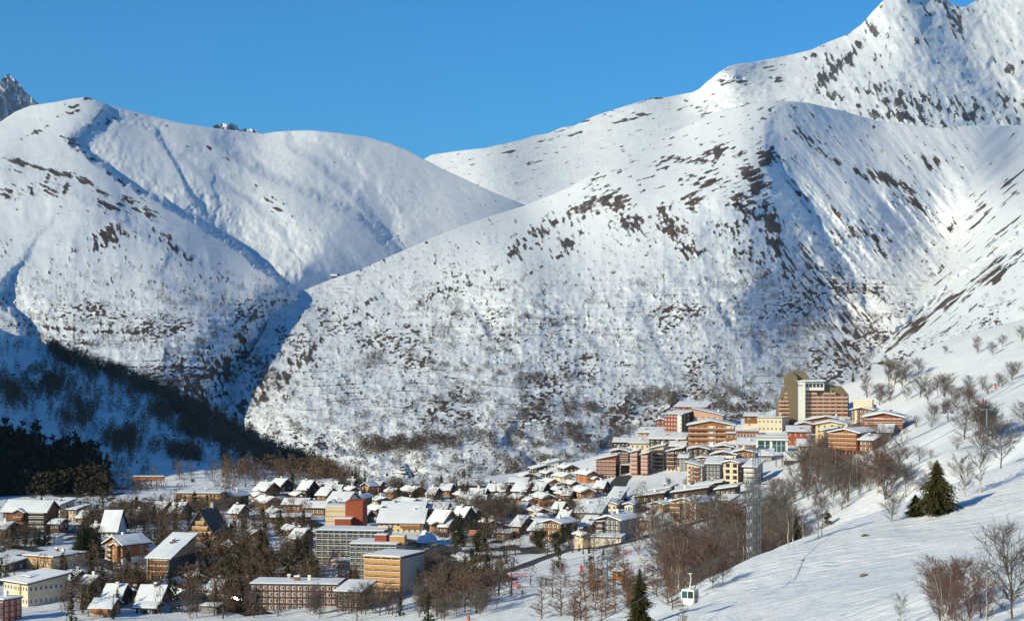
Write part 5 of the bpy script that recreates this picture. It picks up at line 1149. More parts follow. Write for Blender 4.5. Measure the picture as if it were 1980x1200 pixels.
VAR = {
 'spruce': [spruce(10, 4.2, 24, 8, 1, 'needles', 3), spruce(10, 3.4, 26, 8, 2, 'needles', 3), spruce(10, 5.0, 22, 9, 3, 'needles', 3)],
 'pine': [pine(8, 7, 4), pine(8, 6, 5)],
 'larch': [bare(10, 4.6, 11, 'bark', 'larch_twig', cone=True, up=.35, n1=60, n2=6, n3=4, tw=.035, low=.06), bare(10, 4.0, 12, 'bark', 'larch_twig', cone=True, up=.4, n1=60, n2=6, n3=4, tw=.035, low=.06)],
 'birch': [bare(10, 5.6, 21, 'birch_bark', 'twig_red', up=1.0, n1=30, n2=7, n3=6), bare(10, 5.0, 22, 'birch_bark', 'twig_grey', up=1.1, n1=30, n2=7, n3=6), bare(10, 6.5, 23, 'birch_bark', 'twig_red', stems=3, up=1.0, n1=48, n2=8, n3=7, tw=.034)],
 'tree': [bare(10, 8.5, 31, 'bark', 'twig_grey', up=.8, n1=40, n2=9, n3=8, tw=.036), bare(10, 9, 32, 'bark', 'twig_grey', stems=3, up=.9, n1=54, n2=8, n3=7, low=.1, tw=.036), bare(10, 7.5, 33, 'bark', 'twig_red', stems=4, up=1.1, n1=56, n2=8, n3=7, low=.08, tw=.036)],
 'bush': [bare(4, 5.5, 41, 'bark', 'twig_red', stems=7, up=1.2, n1=42, n2=6, n3=5, low=.05, tw=.022), bare(4, 6, 42, 'bark', 'twig_grey', stems=7, up=1.1, n1=42, n2=6, n3=5, low=.05, tw=.022)],
}
VAR['thick'] = [bare(10, 6.5, 51, 'bark', 'forest_brown', up=.8, n1=40, n2=8, n3=5, tw=.07, low=.1), bare(10, 5.5, 52, 'bark', 'forest_brown', up=.7, n1=40, n2=8, n3=5, tw=.07, cone=True, low=.06)]
VAR['darkspruce'] = [spruce(12, 5.0, 20, 8, 7, 'forest_dark', 3)]
HT = {'spruce': 10, 'pine': 8, 'larch': 10, 'birch': 10, 'tree': 10, 'bush': 4, 'thick': 10, 'darkspruce': 12}
NAME = {'spruce': 'spruce_tree', 'pine': 'pine_tree', 'larch': 'larch_tree', 'birch': 'birch_tree', 'tree': 'bare_tree', 'bush': 'leafless_bush', 'thick': 'larch_tree', 'darkspruce': 'spruce_tree'}
CAT = {'spruce': 'spruce', 'pine': 'pine', 'larch': 'larch', 'birch': 'birch', 'tree': 'tree', 'bush': 'bush', 'thick': 'larch', 'darkspruce': 'spruce'}
def plant(kind, px, py, hp, label, group=None, D=None, var=None, wide=1.0, Dfun=None):
    if D is None: D = float(Dfun(np.array([px]), np.array([py]))[0]) if Dfun else hit(px, py)
    k = D / F; x = (px - CX) * k; z = (HY - py) * k if Dfun else min(float(gz(x, D)), (HY - py) * k + 1.)
    v = VAR[kind][R.randrange(len(VAR[kind])) if var is None else var]; s = hp * k / HT[kind]
    o = bpy.data.objects.new(NAME[kind], None); COL.objects.link(o); o['label'] = label; o['category'] = CAT[kind]
    if group: o['group'] = group
    o.location = (x, D, z - .15); o.rotation_euler = (0, 0, R.uniform(0, 6.28)); o.scale = (s * wide, s * wide, s)
    for me in v: q = bpy.data.objects.new(me.name.split('.')[0], me); COL.objects.link(q); q.parent = o
    return o
KEEP = [(690,800,1112,1184),(286,360,1112,1148),(196,286,1084,1112),(0,152,1070,1118),(0,125,1150,1204),(5,97,1026,1046),(345,432,1040,1066),(606,700,1088,1120),(726,830,1026,1048),(620,706,1012,1048),(176,240,1180,1204),(263,366,1150,1180),(1150,1245,1036,1070),(1455,1535,870,900),(1500,1580,880,912),(1400,1480,930,950)]
def clear(px, py, D):
    if any(a < px < b and c < py < d for a, b, c, d in KEEP): return False
    x = (px - CX) / F * D
    return all((x - a) ** 2 + (D - b) ** 2 > (r * .8) ** 2 for a, b, r in FOOT)
def grove(kind, n, cx, cy, rx, ry, h0, h1, label, group, Dfun=None, ang=0, wide=1.0, dmin=60.):
    a = math.radians(ang); m = 0; tries = 0
    while m < n and tries < n * 12:
        tries += 1
        u = R.gauss(0, .5); v = R.gauss(0, .5); px = cx + u*rx*math.cos(a) - v*ry*math.sin(a); py = cy + u*rx*math.sin(a) + v*ry*math.cos(a)
        D = float(Dfun(np.array([px]), np.array([py]))[0]) if Dfun else hit(px, py, dmin)
        if not Dfun and not clear(px, py, D): continue
        plant(kind, px, py, R.uniform(h0, h1), label, group, D=None if Dfun else D, Dfun=Dfun, wide=wide * R.uniform(.85, 1.15)); m += 1
# near, one by one
VAR['bigfir'] = [spruce(9.5, 7.6, 50, 15, 61, 'needles_sunny', 6, shp=.72, irr=.15), spruce(12, 6.6, 58, 14, 62, 'needles_sunny', 6, shp=.78, irr=.14), spruce(9, 6.0, 40, 10, 63, 'needles', 5)]
HT['bigfir'] = 9.5; NAME['bigfir'] = 'fir_tree'; CAT['bigfir'] = 'fir'
plant('bigfir', 1812, 992, 108, 'broad sunlit fir standing at the top edge of the near snow slope', var=0)
plant('bigfir', 1770, 998, 46, 'small fir leaning against the left of the broad sunlit fir', var=0, wide=1.2)
plant('bigfir', 1237, 1222, 96, 'tall pointed fir cut by the bottom edge, left of the gondola cabin', var=1, wide=.9, D=235)
plant('bigfir', 1539, 1052, 84, 'dark fir behind thin birch trunks at the slope edge', var=2, D=330)
plant('pine', 1600, 1016, 30, 'small bushy pine alone on the crest of the near slope')
plant('pine', 1244, 992, 38, 'round dark pine between white-roofed houses', D=690)
plant('spruce', 1925, 884, 12, 'tiny dark spruce tip above the upper right crest')
for i, (kind, px, py, hp, var, lab) in enumerate([
  ('birch',1896,952,136,1,'tall pale birch on the crest right of the broad fir'),('tree',1935,905,96,0,'grey leafless tree at the upper right photo edge'),
  ('birch',1866,960,80,2,'low branching birch just right of the broad fir'),('tree',1958,1196,180,1,'large spreading leafless tree in the lower right corner'),
  ('birch',1908,1215,110,0,'birch with drooping twigs in front of the corner tree'),('birch',1830,1225,140,2,'reddish multi-stemmed birch at the bottom, second from corner'),
  ('birch',1742,1215,84,1,'thin pale birch nearest the bottom middle of the near slope'),('tree',1868,1240,110,2,'reddish shrubby tree between the corner tree and the birches'),
  ('birch',1524,1060,92,1,'white trunked birch in front of the dark fir'),('birch',1533,1056,88,0,'second slim birch in front of the dark fir'),('birch',1552,1052,70,1,'short birch right of the dark fir'),
  ('birch',1582,1040,96,1,'tall birch left of the small bushy pine'),('birch',1590,1036,80,0,'birch with forked top left of the small bushy pine'),
  ('tree',1640,968,72,0,'grey many-stemmed tree on the slope above the small pine'),('tree',1725,1008,62,1,'grey bush-like tree left of the broad fir'),
  ('tree',1712,965,90,2,'reddish leafless tree in the hollow behind the crest'),('birch',1700,950,84,0,'birch in the hollow left of the broad fir'),
  ('tree',1752,960,70,0,'grey tree behind the small leaning fir'),('tree',1345,1150,60,0,'grey leafless tree behind the gondola cabin, its shadow across the snow'),
  ('tree',1378,1138,58,1,'grey tree on the near slope right of the gondola cabin'),('tree',1398,1128,50,0,'low grey tree on the crest right of the cabin'),
  ('tree',1285,1120,120,0,'tall dark-twigged tree left of the gondola hanger'),('birch',1370,1112,130,1,'bent white birch trunk above the gondola cabin'),
  ('larch',1110,1200,92,0,'brown conical larch at the bottom centre of the piste'),('tree',368,1196,54,0,'round leafless tree in front of the lower left snow bank'),
  ('tree',940,1170,62,2,'wide dark leafless bush-tree at the left of the piste'),('birch',918,1176,50,1,'pale birch inside the wide dark bush-tree'),
  ('tree',1078,1120,40,0,'grey round shrub tree by the piste'),('bush',1045,1135,20,1,'small grey bush standing alone on the piste')]):
    plant(kind, px, py, hp, lab, var=var)
# groves
crest = [(1290,1155),(1330,1130),(1380,1108),(1430,1090),(1480,1074),(1560,1052)]
for i in range(46):
    t = R.random() * (len(crest) - 1); j = int(t); px = crest[j][0] + (crest[j+1][0] - crest[j][0]) * (t - j); py = crest[j][1] + (crest[j+1][1] - crest[j][1]) * (t - j)
    kd = R.choice(['birch','tree','birch','larch']); D = R.uniform(340, 420)
    x = (px - CX) / F * D; z = float(gz(x, D)); plant(kd, px, HY - z / D * F, R.uniform(60, 120), {'birch': 'birch in the reddish belt behind the near crest','tree': 'leafless tree in the reddish belt behind the near crest','larch': 'larch in the reddish belt behind the near crest'}[kd], 'belt of trees behind the near crest', D=D)
grove('larch', 32, 1200, 1170, 130, 60, 60, 100, 'brown larch in the thicket below the orange hut', 'larches below the orange hut')
grove('birch', 30, 1330, 1090, 110, 50, 60, 100, 'birch in the reddish thicket above the gondola cabin', 'birches above the gondola cabin', dmin=350)
grove('tree', 34, 1440, 1060, 90, 40, 50, 90, 'grey leafless tree around the lattice mast', 'trees around the lattice mast', dmin=330)
grove('tree', 30, 1600, 940, 70, 30, 30, 60, 'grey tree on the slope under the lift ropes', 'trees under the lift ropes', dmin=400)
grove('bush', 34, 1700, 930, 130, 26, 14, 28, 'low reddish bush in the gully of the ski slope', 'bushes in the gully', ang=-22, dmin=400)
grove('bush', 32, 1820, 800, 150, 12, 12, 26, 'brown bush on the ridge under the ropes', 'bushes on the roped ridge', ang=-26, dmin=500)
grove('tree', 13, 1780, 770, 110, 14, 26, 46, 'small grey tree in the row on the white ski slope', 'row of trees on the white ski slope', ang=-4, dmin=600)
grove('tree', 5, 1735, 735, 24, 14, 34, 46, 'grey tree by the slanted lift pole on the upper slope', 'trees by the slanted pole', dmin=800)
for px, py, h in ((1891,683,32),(1920,687,26),(1939,672,26),(1828,685,18),(1958,735,38),(1776,730,40),(1930,748,26),(1975,660,30)):
    plant('tree', px, py, h, 'small round leafless tree casting a long shadow on the upper slope', 'lone trees on the upper slope')
grove('thick', 34, 1730, 690, 110, 12, 30, 46, 'brown tree of the belt behind the upper slope crest', 'belt behind the upper slope', ang=-28, dmin=900)
grove('spruce', 7, 1655, 728, 30, 6, 18, 28, 'dark spruce at the low end of the belt behind the tower hotel', 'spruces beside the tower hotel', ang=-24, dmin=900)
grove('tree', 26, 720, 1185, 260, 9, 34, 62, 'thin leafless tree along the piste edge at the bottom', 'thin trees along the bottom edge')
grove('birch', 18, 830, 1170, 160, 14, 36, 60, 'slim birch in the row at the foot of the blocks', 'slim birches below the blocks')
grove('tree', 14, 845, 1130, 60, 16, 40, 66, 'brown leafless tree right of the orange-tan block', 'trees right of the orange-tan block')
grove('tree', 34, 960, 1000, 50, 14, 26, 44, 'grey leafless tree of the thicket in the village middle', 'grey thicket in the village')
grove('spruce', 24, 150, 1078, 34, 10, 52, 84, 'tall black spruce in the clump left of the orange hotel', 'black spruces left of the orange hotel', wide=1.7)
grove('spruce', 20, 310, 1062, 60, 16, 34, 60, 'black spruce between orange hotel and A-frame', 'spruces before the A-frame')
grove('spruce', 20, 430, 1112, 80, 24, 36, 66, 'dark spruce in the wood between tan hotel and grey blocks', 'spruces in the middle wood')
grove('spruce', 30, 590, 1108, 50, 22, 44, 84, 'dark spruce at the left end of the grey blocks', 'spruces left of the grey blocks', wide=1.2)
grove('larch', 24, 500, 1110, 60, 30, 40, 70, 'brown larch in the wood left of the grey blocks', 'larches left of the grey blocks')
grove('larch', 26, 400, 1075, 90, 30, 34, 56, 'brown larch in the wood right of the A-frame', 'larches right of the A-frame')
grove('tree', 30, 250, 1015, 90, 14, 26, 40, 'leafless tree behind the orange hotel', 'trees behind the orange hotel')
grove('larch', 26, 280, 1150, 70, 14, 36, 56, 'larch among the lower left chalets', 'larches among the lower left chalets')
grove('spruce', 16, 205, 1168, 120, 14, 34, 60, 'spruce among the lower left chalets', 'spruces among the lower left chalets')
plant('spruce', 219, 1196, 48, 'slim dark fir right in front of the orange lower-left chalet')
grove('spruce', 8, 70, 1050, 40, 6, 26, 46, 'spruce in front of the brown gabled block', 'spruces before the gabled block')
grove('spruce', 20, 900, 1046, 34, 22, 34, 58, 'dark spruce in the row behind the ploughed snow', 'spruces behind the ploughed snow')
grove('spruce', 14, 960, 1100, 44, 22, 20, 34, 'young spruce along the path by the playground', 'young spruces by the path')
grove('pine', 9, 1062, 1062, 34, 8, 34, 48, 'big dark pine before the dark brown barn-like house', 'pines before the barn-like house')
grove('spruce', 12, 1160, 1068, 80, 8, 12, 22, 'young spruce along the lower road', 'young spruces on the lower road')
grove('spruce', 10, 690, 938, 22, 5, 26, 40, 'tall spruce at the back edge of the village', 'spruces at the back edge')
grove('spruce', 16, 850, 970, 90, 16, 20, 34, 'spruce among the back row chalets', 'spruces among the back chalets')
grove('tree', 40, 760, 950, 190, 12, 16, 30, 'leafless tree among the back row chalets', 'trees among the back chalets')
grove('spruce', 10, 1070, 970, 60, 22, 20, 32, 'spruce between the rising chalet rows', 'spruces between the rising rows')
grove('larch', 28, 540, 1020, 70, 20, 24, 40, 'larch near the low snowy garage', 'larches near the garage')
grove('tree', 10, 1320, 940, 50, 14, 8, 14, 'tiny sapling on the bright snowy bank', 'saplings on the snowy bank')
grove('bush', 14, 1490, 960, 50, 22, 16, 30, 'brown bush below the barrel lift station', 'bushes below the lift station', dmin=450)
grove('tree', 8, 1250, 905, 24, 6, 10, 16, 'small tree by the apartment blocks on the rise', 'small trees by the blocks')

grove('birch', 22, 1680, 950, 110, 30, 50, 90, 'pale birch in the hollow behind the near crest', 'birches in the hollow', dmin=400)
grove('tree', 7, 1900, 850, 60, 24, 50, 84, 'grey leafless tree on the slope above the crest, far right', 'trees above the crest, far right', dmin=400)
grove('tree', 18, 1560, 900, 40, 26, 30, 54, 'grey tree on the bank right of the lift station', 'trees right of the lift station', dmin=450)
grove('bush', 26, 1640, 870, 70, 14, 20, 36, 'brown bush under the big orange hotel', 'bushes under the orange hotel', dmin=500)
grove('tree', 6, 1850, 1195, 70, 14, 70, 110, 'reddish leafless tree in the lower right cluster', 'lower right cluster of trees')
grove('spruce', 14, 60, 1120, 60, 30, 30, 50, 'dark spruce around the large white hall', 'spruces around the white hall')
grove('larch', 20, 690, 1120, 60, 10, 24, 40, 'brown larch behind the red-brown block', 'larches behind the red-brown block')
grove('tree', 20, 400, 990, 120, 10, 20, 34, 'leafless tree below the long tan building', 'trees below the tan building')
grove('larch', 16, 1180, 1010, 90, 24, 16, 28, 'small bare tree among the right-hand houses', 'bare trees among the right-hand houses')

# masses of small trees: one joined mesh each
def joined(name, kind, P, hs, tmpl, matn, label, cat='trees'):
    tv, tf = tmpl; n = len(P); nv = len(tv)
    an = rng.uniform(0, 6.28, n); c = np.cos(an)[:, None]; s = np.sin(an)[:, None]
    X = (tv[None, :, 0] * c - tv[None, :, 1] * s); Y = (tv[None, :, 0] * s + tv[None, :, 1] * c)
    wv = rng.uniform(.8, 1.3, n)[:, None]
    V = np.stack([X * hs[:, None] * wv + P[:, 0:1], Y * hs[:, None] * wv + P[:, 1:2], np.broadcast_to(tv[None, :, 2], X.shape) * hs[:, None] + P[:, 2:3]], -1).reshape(-1, 3)
    Fc = (tf[None] + (np.arange(n) * nv)[:, None, None]).reshape(-1, 3)
    me = new_mesh(name, V, Fc.astype(np.int32), [M[matn]])
    return link(name, me, kind='stuff', label=label, cat=cat)
def tm_bush(n, seed, w=1.1, low=0., sz=.22, cone=False, thin=.3):
    r = np.random.default_rng(seed); V = []; Fc = []
    for i in range(n):
        z = low + (1 - low) * r.random() ** (.8 if not cone else 1.5); a = r.uniform(0, 6.28); rr = w/2 * ((1 - z) * 1.05 + .03 if cone else math.sqrt(max(.02, 1 - (z * 2 - .9) ** 2 / 1.3))) * math.sqrt(r.random())
        p = np.array([rr*math.cos(a), rr*math.sin(a), z]); d = r.normal(0, 1, 3); d[2] = abs(d[2]) * 1.1; d /= np.linalg.norm(d); u = np.cross(d, r.normal(0, 1, 3)); u /= np.linalg.norm(u)
        k = len(V); V += [p - u*sz*thin, p + u*sz*thin, p + d*sz*1.2*(.3/thin)**.5]; Fc.append((k, k+1, k+2))
    k = len(V); V += [(-.03, 0, -.1), (.03, 0, -.1), (0, 0, .8)]; Fc.append((k, k+1, k+2)); k += 3; V += [(0, -.03, -.1), (0, .03, -.1), (0, 0, .8)]; Fc.append((k, k+1, k+2))
    return np.array(V), np.array(Fc)
def scatter(n, box, dens, Dfun, hfun, name, tmpl, matn, label):
    px = rng.uniform(box[0], box[1], n * 12); py = rng.uniform(box[2], box[3], n * 12); w = dens(px, py); keep = rng.random(len(px)) < w
    px = px[keep][:n]; py = py[keep][:n]; D = Dfun(px, py); hs = hfun(px, py, D)
    P = np.stack([(px - CX) / F * D, D, (HY - py) / F * D - .1 * hs], -1); joined(name, None, P, hs, tmpl, matn, label)
def edge_M(px): return line(TOP_M, px)
def dens_M(px, py):
    c = fbm(px / 22, py / 12, 800, 3); cc = fbm(px / 110, py / 60, 805, 2)
    belts = blobs(px, py, [(780,862,90,14,-4,.9),(1290,775,70,22,0,.9),(1130,790,100,14,0,.6),(900,770,90,10,0,.4),(1200,850,120,22,0,.7),(1430,760,70,24,0,.5),(1040,730,90,12,0,.35),(690,770,40,8,-30,.3),(960,850,50,20,0,.35),(1420,800,60,30,0,.8),(720,700,50,14,-40,.5),(1000,900,80,16,0,.4)])
    g = blobs(px, py, [(1620,640,90,90,60,.7),(1480,560,120,60,40,.3),(520,720,40,70,-30,.5),(900,640,180,80,0,.22)])
    d = .02 * sst(480, 560, py) + .32 * sst(.54, .7, c) * sst(470, 650, py) * (.25 + cc) * sst(480, 900, px + (py - 600) * .3) + belts * 1.2 * sst(.34, .5, c) + g * sst(.48, .6, c)
    return np.where(py > edge_M(px) + 6, d, 0) * (1 - .8 * wr_M(px, py)[1])
scatter(7500, (400, 1990, 470, 945), dens_M, D_M, lambda px, py, D: rng.uniform(2.8, 6.5, len(px)) * (1 + .35 * sst(720, 850, py)), 'hillside_woods', tm_bush(30, 5, sz=.20, w=.85, thin=.16), 'scrub', 'bare grey woods and scrub over the lower massif')
scatter(4200, (420, 1990, 440, 900), lambda px, py: np.where(py > edge_M(px) + 6, .5 * sst(.5, .62, fbm(px / 60, py / 40, 811, 2)) + .1, 0), D_M, lambda px, py, D: rng.uniform(1.2, 2.8, len(px)), 'low_scrub', tm_bush(10, 6, w=1.6, sz=.36), 'scrub', 'low scrub dotted over the massif')
def dens_L(px, py):
    c = fbm(px / 26, py / 10, 820, 3)
    k = sst(480, 600, py) * (.10 + .5 * sst(.5, .62, c)) + blobs(px, py, [(30,380,26,14,0,.5),(100,460,40,10,0,.15),(500,560,50,14,20,.8),(440,650,50,40,30,.9),(400,740,60,40,30,1),(300,720,60,20,0,.4),(470,600,40,20,0,.6),(230,670,60,8,0,.6)]) * sst(.42, .55, c)
    return np.where((py < 800) & (px < 560), k, 0)
scatter(2300, (-20, 560, 340, 800), dens_L, D_L, lambda px, py, D: rng.uniform(3, 7, len(px)), 'hillside_woods', tm_bush(28, 7, sz=.20, w=.85, thin=.16), 'scrub', 'scattered leafless trees on the terraces of the left mountain')
# wooded hill in the shade
def top_H(px): return line(TOP_H, px)
def dens_H(px, py):
    c = fbm(px / 34, py / 20, 830, 3); t = top_H(px)
    k = blobs(px, py, [(330,790,110,26,32,.9),(440,856,110,22,26,1),(260,740,90,10,26,1),(120,675,46,10,26,.9),(90,740,40,26,10,.65),(150,800,26,34,80,.7),(20,760,26,16,40,.7),(560,900,70,16,20,1),(350,760,80,8,26,.9),(240,850,30,26,0,.6),(380,890,60,20,10,.7),(60,720,26,14,0,.4),(620,910,40,10,22,1),(440,905,60,16,10,.8),(230,960,40,12,0,.5)])
    return np.where(py > t + 1, .015 + .8 * k * sst(.44, .56, c), 0)
scatter(3000, (-20, 690, 640, 960), dens_H, D_H, lambda px, py, D: rng.uniform(5, 9.5, len(px)), 'hill_forest', tm_bush(56, 8, w=.62, low=.08, sz=.12, thin=.16), 'forest_brown', 'brown leafless forest over the shaded hill')
def along(pts, n, jit):
    o = []
    for i in range(n):
        t = R.random() * (len(pts) - 1); j = int(t); a, b = pts[j], pts[j+1]; f = t - j; o.append((a[0]+(b[0]-a[0])*f + R.gauss(0, 2), a[1]+(b[1]-a[1])*f + abs(R.gauss(0, jit))))
    return o
for px, py in along([(95,668),(130,692),(200,710),(300,750),(400,800),(480,845),(560,888),(640,914)], 90, 7):
    plant('thick', px, py + 3, R.uniform(18, 32), 'dark leafless tree on the skyline ridge of the shaded hill', 'trees on the ridge of the shaded hill', Dfun=D_H, wide=1.2)
grove('thick', 30, 410, 838, 190, 26, 20, 30, 'leafless tree on the face of the shaded hill', 'trees on the face of the shaded hill', Dfun=D_H, ang=28)
grove('darkspruce', 44, 50, 925, 110, 22, 46, 74, 'black spruce in the dense wood at the left edge', 'black wood at the left edge', Dfun=D_H, wide=1.2)
grove('darkspruce', 22, 150, 940, 60, 26, 44, 66, 'black spruce at the right end of the dense left wood', 'right end of the black wood', Dfun=D_H, wide=1.2)
grove('thick', 26, 40, 925, 90, 20, 36, 54, 'brown larch in the dense wood at the left edge', 'larches in the left wood', Dfun=D_H)

# woods too dense to count: ridge of the hill, dark wood at the left, woods between the houses
def dens_R(px, py):
    d = py - top_H(px)
    return np.where(d > 0, np.exp(-np.clip(d - 4, 0, None) / line([(60, 8), (200, 16), (350, 20), (500, 16), (660, 12)], px)) * sst(80, 110, px) * (1 - sst(190, 196, px) * (1 - sst(205, 212, px))), 0)
scatter(1100, (80, 690, 650, 940), dens_R, D_H, lambda px, py, D: rng.uniform(5, 10, len(px)), 'ridge_forest', tm_bush(70, 9, w=.6, low=.05, sz=.12, thin=.16), 'forest_brown', 'dense leafless forest along the ridge of the shaded hill')
def dens_D(px, py): return blobs(px, py, [(20,905,60,40,0,1),(90,930,60,28,20,1),(150,930,46,34,30,1),(60,960,80,16,0,1),(185,955,30,24,60,.9)]) ** 1.5
scatter(900, (-20, 215, 850, 985), dens_D, D_H, lambda px, py, D: rng.uniform(9, 15, len(px)), 'dark_wood', tm_bush(70, 10, w=.42, low=.03, sz=.15, cone=True), 'forest_dark', 'dense black wood on the slope at the left edge')
def hitv(px, py): return np.array([hit(a, b, 430.) for a, b in zip(px, py)])
def village_wood(n, bl, name, tm, matn, h0, h1, label):
    P = []; H_ = []; t = 0
    while len(P) < n and t < n * 30:
        t += 1; px = R.uniform(-10, 1300); py = R.uniform(925, 1205)
        if R.random() > float(blobs(np.array([px]), np.array([py]), bl)[0]): continue
        D = hit(px, py, 430.)
        x = (px - CX) / F * D
        if not clear(px, py, D): continue
        P.append((x, D, float(gz(x, D)) - .2)); H_.append(R.uniform(h0, h1))
    joined(name, None, np.array(P), np.array(H_), tm, matn, label)
VB = [(260,1010,160,22,0,.7),(400,1060,110,46,0,1),(500,1110,90,50,0,1),(600,1120,50,30,0,.9),(170,1130,120,24,0,.7),(330,1150,120,26,0,.8),(90,1180,90,20,0,.6),(850,1150,110,26,-8,.7),(950,1060,60,40,0,.5),(960,1000,60,18,0,.8),(760,955,220,12,0,.5),(560,1010,90,14,0,.6),(880,985,100,14,0,.5),(1100,985,120,24,0,.35),(1170,1050,100,12,-14,.35),(450,1180,80,14,0,.7),(20,1050,50,16,0,.6)]
village_wood(760, VB, 'village_woods', tm_bush(130, 11, w=.62, low=.06, sz=.085, thin=.13), 'forest_brown', 4.5, 9, 'leafless woods filling the gaps between the village houses')
village_wood(150, [(x, y, a, b, c, s * .8) for x, y, a, b, c, s in VB if x < 1000], 'village_conifers', tm_bush(150, 12, w=.40, low=.04, sz=.10, cone=True), 'needles', 5, 9, 'dark conifers crowded between the village houses')
# ------------------------------------------------------------------ lift, hut, people, cars, small things
def root_at(name, label, cat, px, py, D=None, rz=0., group=None, z=None):
    D = hit(px, py) if D is None else D
    o = bpy.data.objects.new(name, None); COL.objects.link(o); o['label'] = label; o['category'] = cat
    if group: o['group'] = group
    o.location = ((px - CX) / F * D, D, (HY - py) / F * D if z is None else z); o.rotation_euler = (0, 0, rz); return o
def rope(label, P, r=.05, sag=.0):
    b = MB(); pts = [Vector(wpt(*p)) for p in P]; q = []
    for a, c in zip(pts, pts[1:]):
        for i in range(16): t = i / 16; v = a.lerp(c, t); v.z -= sag * 4 * t * (1 - t); q.append(v)
    q.append(pts[-1])
    for a, c in zip(q, q[1:]): b.tube(a, c, r, r, 4)
    o = link('lift_rope', b.mesh('lift_rope', [M['dark_steel']]), label=label, cat='cable')
rope('lift rope carrying the gondola cabin up the slope', [(1150,1205,185),(1334,1106,225),(1990,752,640)], .045)
rope('upper haul rope running along the brown gully to the right edge', [(800,1142,600),(1280,1036,560),(1458,985,520),(1990,736,680)], .07, 1.)
rope('lower haul rope parallel to the upper one', [(800,1156,580),(1280,1050,545),(1458,1003,505),(1990,758,660)], .07, 1.)
rope('chairlift rope over the white ski slope', [(1458,968,520),(1620,905,640),(1830,818,600),(1990,722,700)], .06, .6)
def gondola():
    D = 225.; k = D / F; o = root_at('gondola_cabin', 'white gondola cabin with green-tinted windows hanging over the near slope', 'gondola', 1334, 1170, D, math.radians(-28), z=(HY - 1171) * k)
    w, d, h = .95, .85, 2.0; kk = 1.0
    # body: lower shell tapering to the floor, upper frame round big panes
    b = MB(); pr = [(-w*.62, 0), (w*.62, 0), (w*.92, .35), (w, .85), (-w, .85), (-w*.92, .35)]; b.prism(pr, 'y', -d, d); b.part('lower_shell', 'white', o)
    b = MB()
    for sx in (-1, 1):
        for sy in (-1, 1): b.box(min(sx*w, sx*(w-.12)), max(sx*w, sx*(w-.12)), min(sy*d, sy*(d-.1)), max(sy*d, sy*(d-.1)), .851, 1.75)
    b.box(-.05, .05, -d, -d + .07, .851, 1.75); b.part('corner_posts', 'white', o)
    b = MB(); b.prism([(-w, 1.751), (w, 1.751), (w*.93, 1.95), (w*.5, 2.05), (-w*.5, 2.05), (-w*.93, 1.95)], 'y', -d*.98, d*.98); b.part('cabin_roof', 'white', o)
    for sx in (-1, 1):
        g = MB(); x = sx * (w - .04); g.quad((x, -d+.1, .86), (x, d-.1, .86), (x, d-.1, 1.74), (x, -d+.1, 1.74)); g.part('window_pane', 'teal_glass', o)
    for a, c in ((-w+.12, -.05), (.05, w-.12)):
        g = MB(); g.quad((a, -d+.03, .86), (c, -d+.03, .86), (c, -d+.03, 1.74), (a, -d+.03, 1.74)); g.part('window_pane', 'teal_glass' if a < 0 else 'window_glass', o)
    g = MB(); g.quad((w-.12, d-.03, .86), (-w+.12, d-.03, .86), (-w+.12, d-.03, 1.74), (w-.12, d-.03, 1.74)); g.part('window_pane', 'window_glass', o)
    t = MB(); t.tube((0,0,2.04), (.05,0,2.5), .16, .09, 6); t.tube((.05,0,2.5), (.16,0,3.4), .07, .06, 6); t.tube((.16,0,3.4), (0,0,3.96), .06, .05, 6); t.box(-.35, .35, -.07, .07, 3.93, 4.05); t.part('hanger_arm', 'white', o)
    q = MB()
    for i in range(3): q.tube((w + .1, -.5 + i * .25, .25), (w + .16, -.5 + i * .25, 1.0), .03, .03, 4)
    q.box(w + .002, w + .2, -.7, .3, .3, .36); q.part('ski_rack', 'dark_steel', o); o.scale = (.86, .86, .9); o.location.z += .25
gondola()
def lattice_mast(px, py, hp, D, wd, label):
    k = D / F; o = root_at('lattice_mast', label, 'mast', px, py, D, .3); h = hp * k; o.location.z = float(gz(o.location.x, D)) - .5; h = (HY - (py - hp)) * k - o.location.z
    b = MB(); w = wd / 2
    for sx in (-1, 1):
        for sy in (-1, 1): b.tube((sx*w, sy*w, 0), (sx*w*.8, sy*w*.8, h), .07, .06, 4)
    b.part('mast_leg', 'steel', o); n = int(h / 1.1); b = MB()
    for i in range(n):
        z0, z1 = h * i / n, h * (i + 1) / n; s = 1 if i % 2 else -1
        for ax in (0, 1):
            for sd in (-1, 1):
                a = (s*w*.9, sd*w*.9, z0) if ax == 0 else (sd*w*.9, s*w*.9, z0); c = (-s*w*.9, sd*w*.9, z1) if ax == 0 else (sd*w*.9, -s*w*.9, z1); b.tube(a, c, .035, .035, 3)
    b.part('mast_bracing', 'steel', o); return o, h
o, h = lattice_mast(1449, 1100, 175, 330, .8, 'darker lattice mast of the pair at the slope edge')
o, h = lattice_mast(1463, 1090, 225, 335, 1.15, 'taller pale lattice mast of the pair at the slope edge')
b = MB(); b.box(-2.2, 2.2, -.15, .15, h - .3, h); b.box(-2.0, 2.0, -.12, .12, h * .72, h * .72 + .2); b.part('cross_arm', 'steel', o)
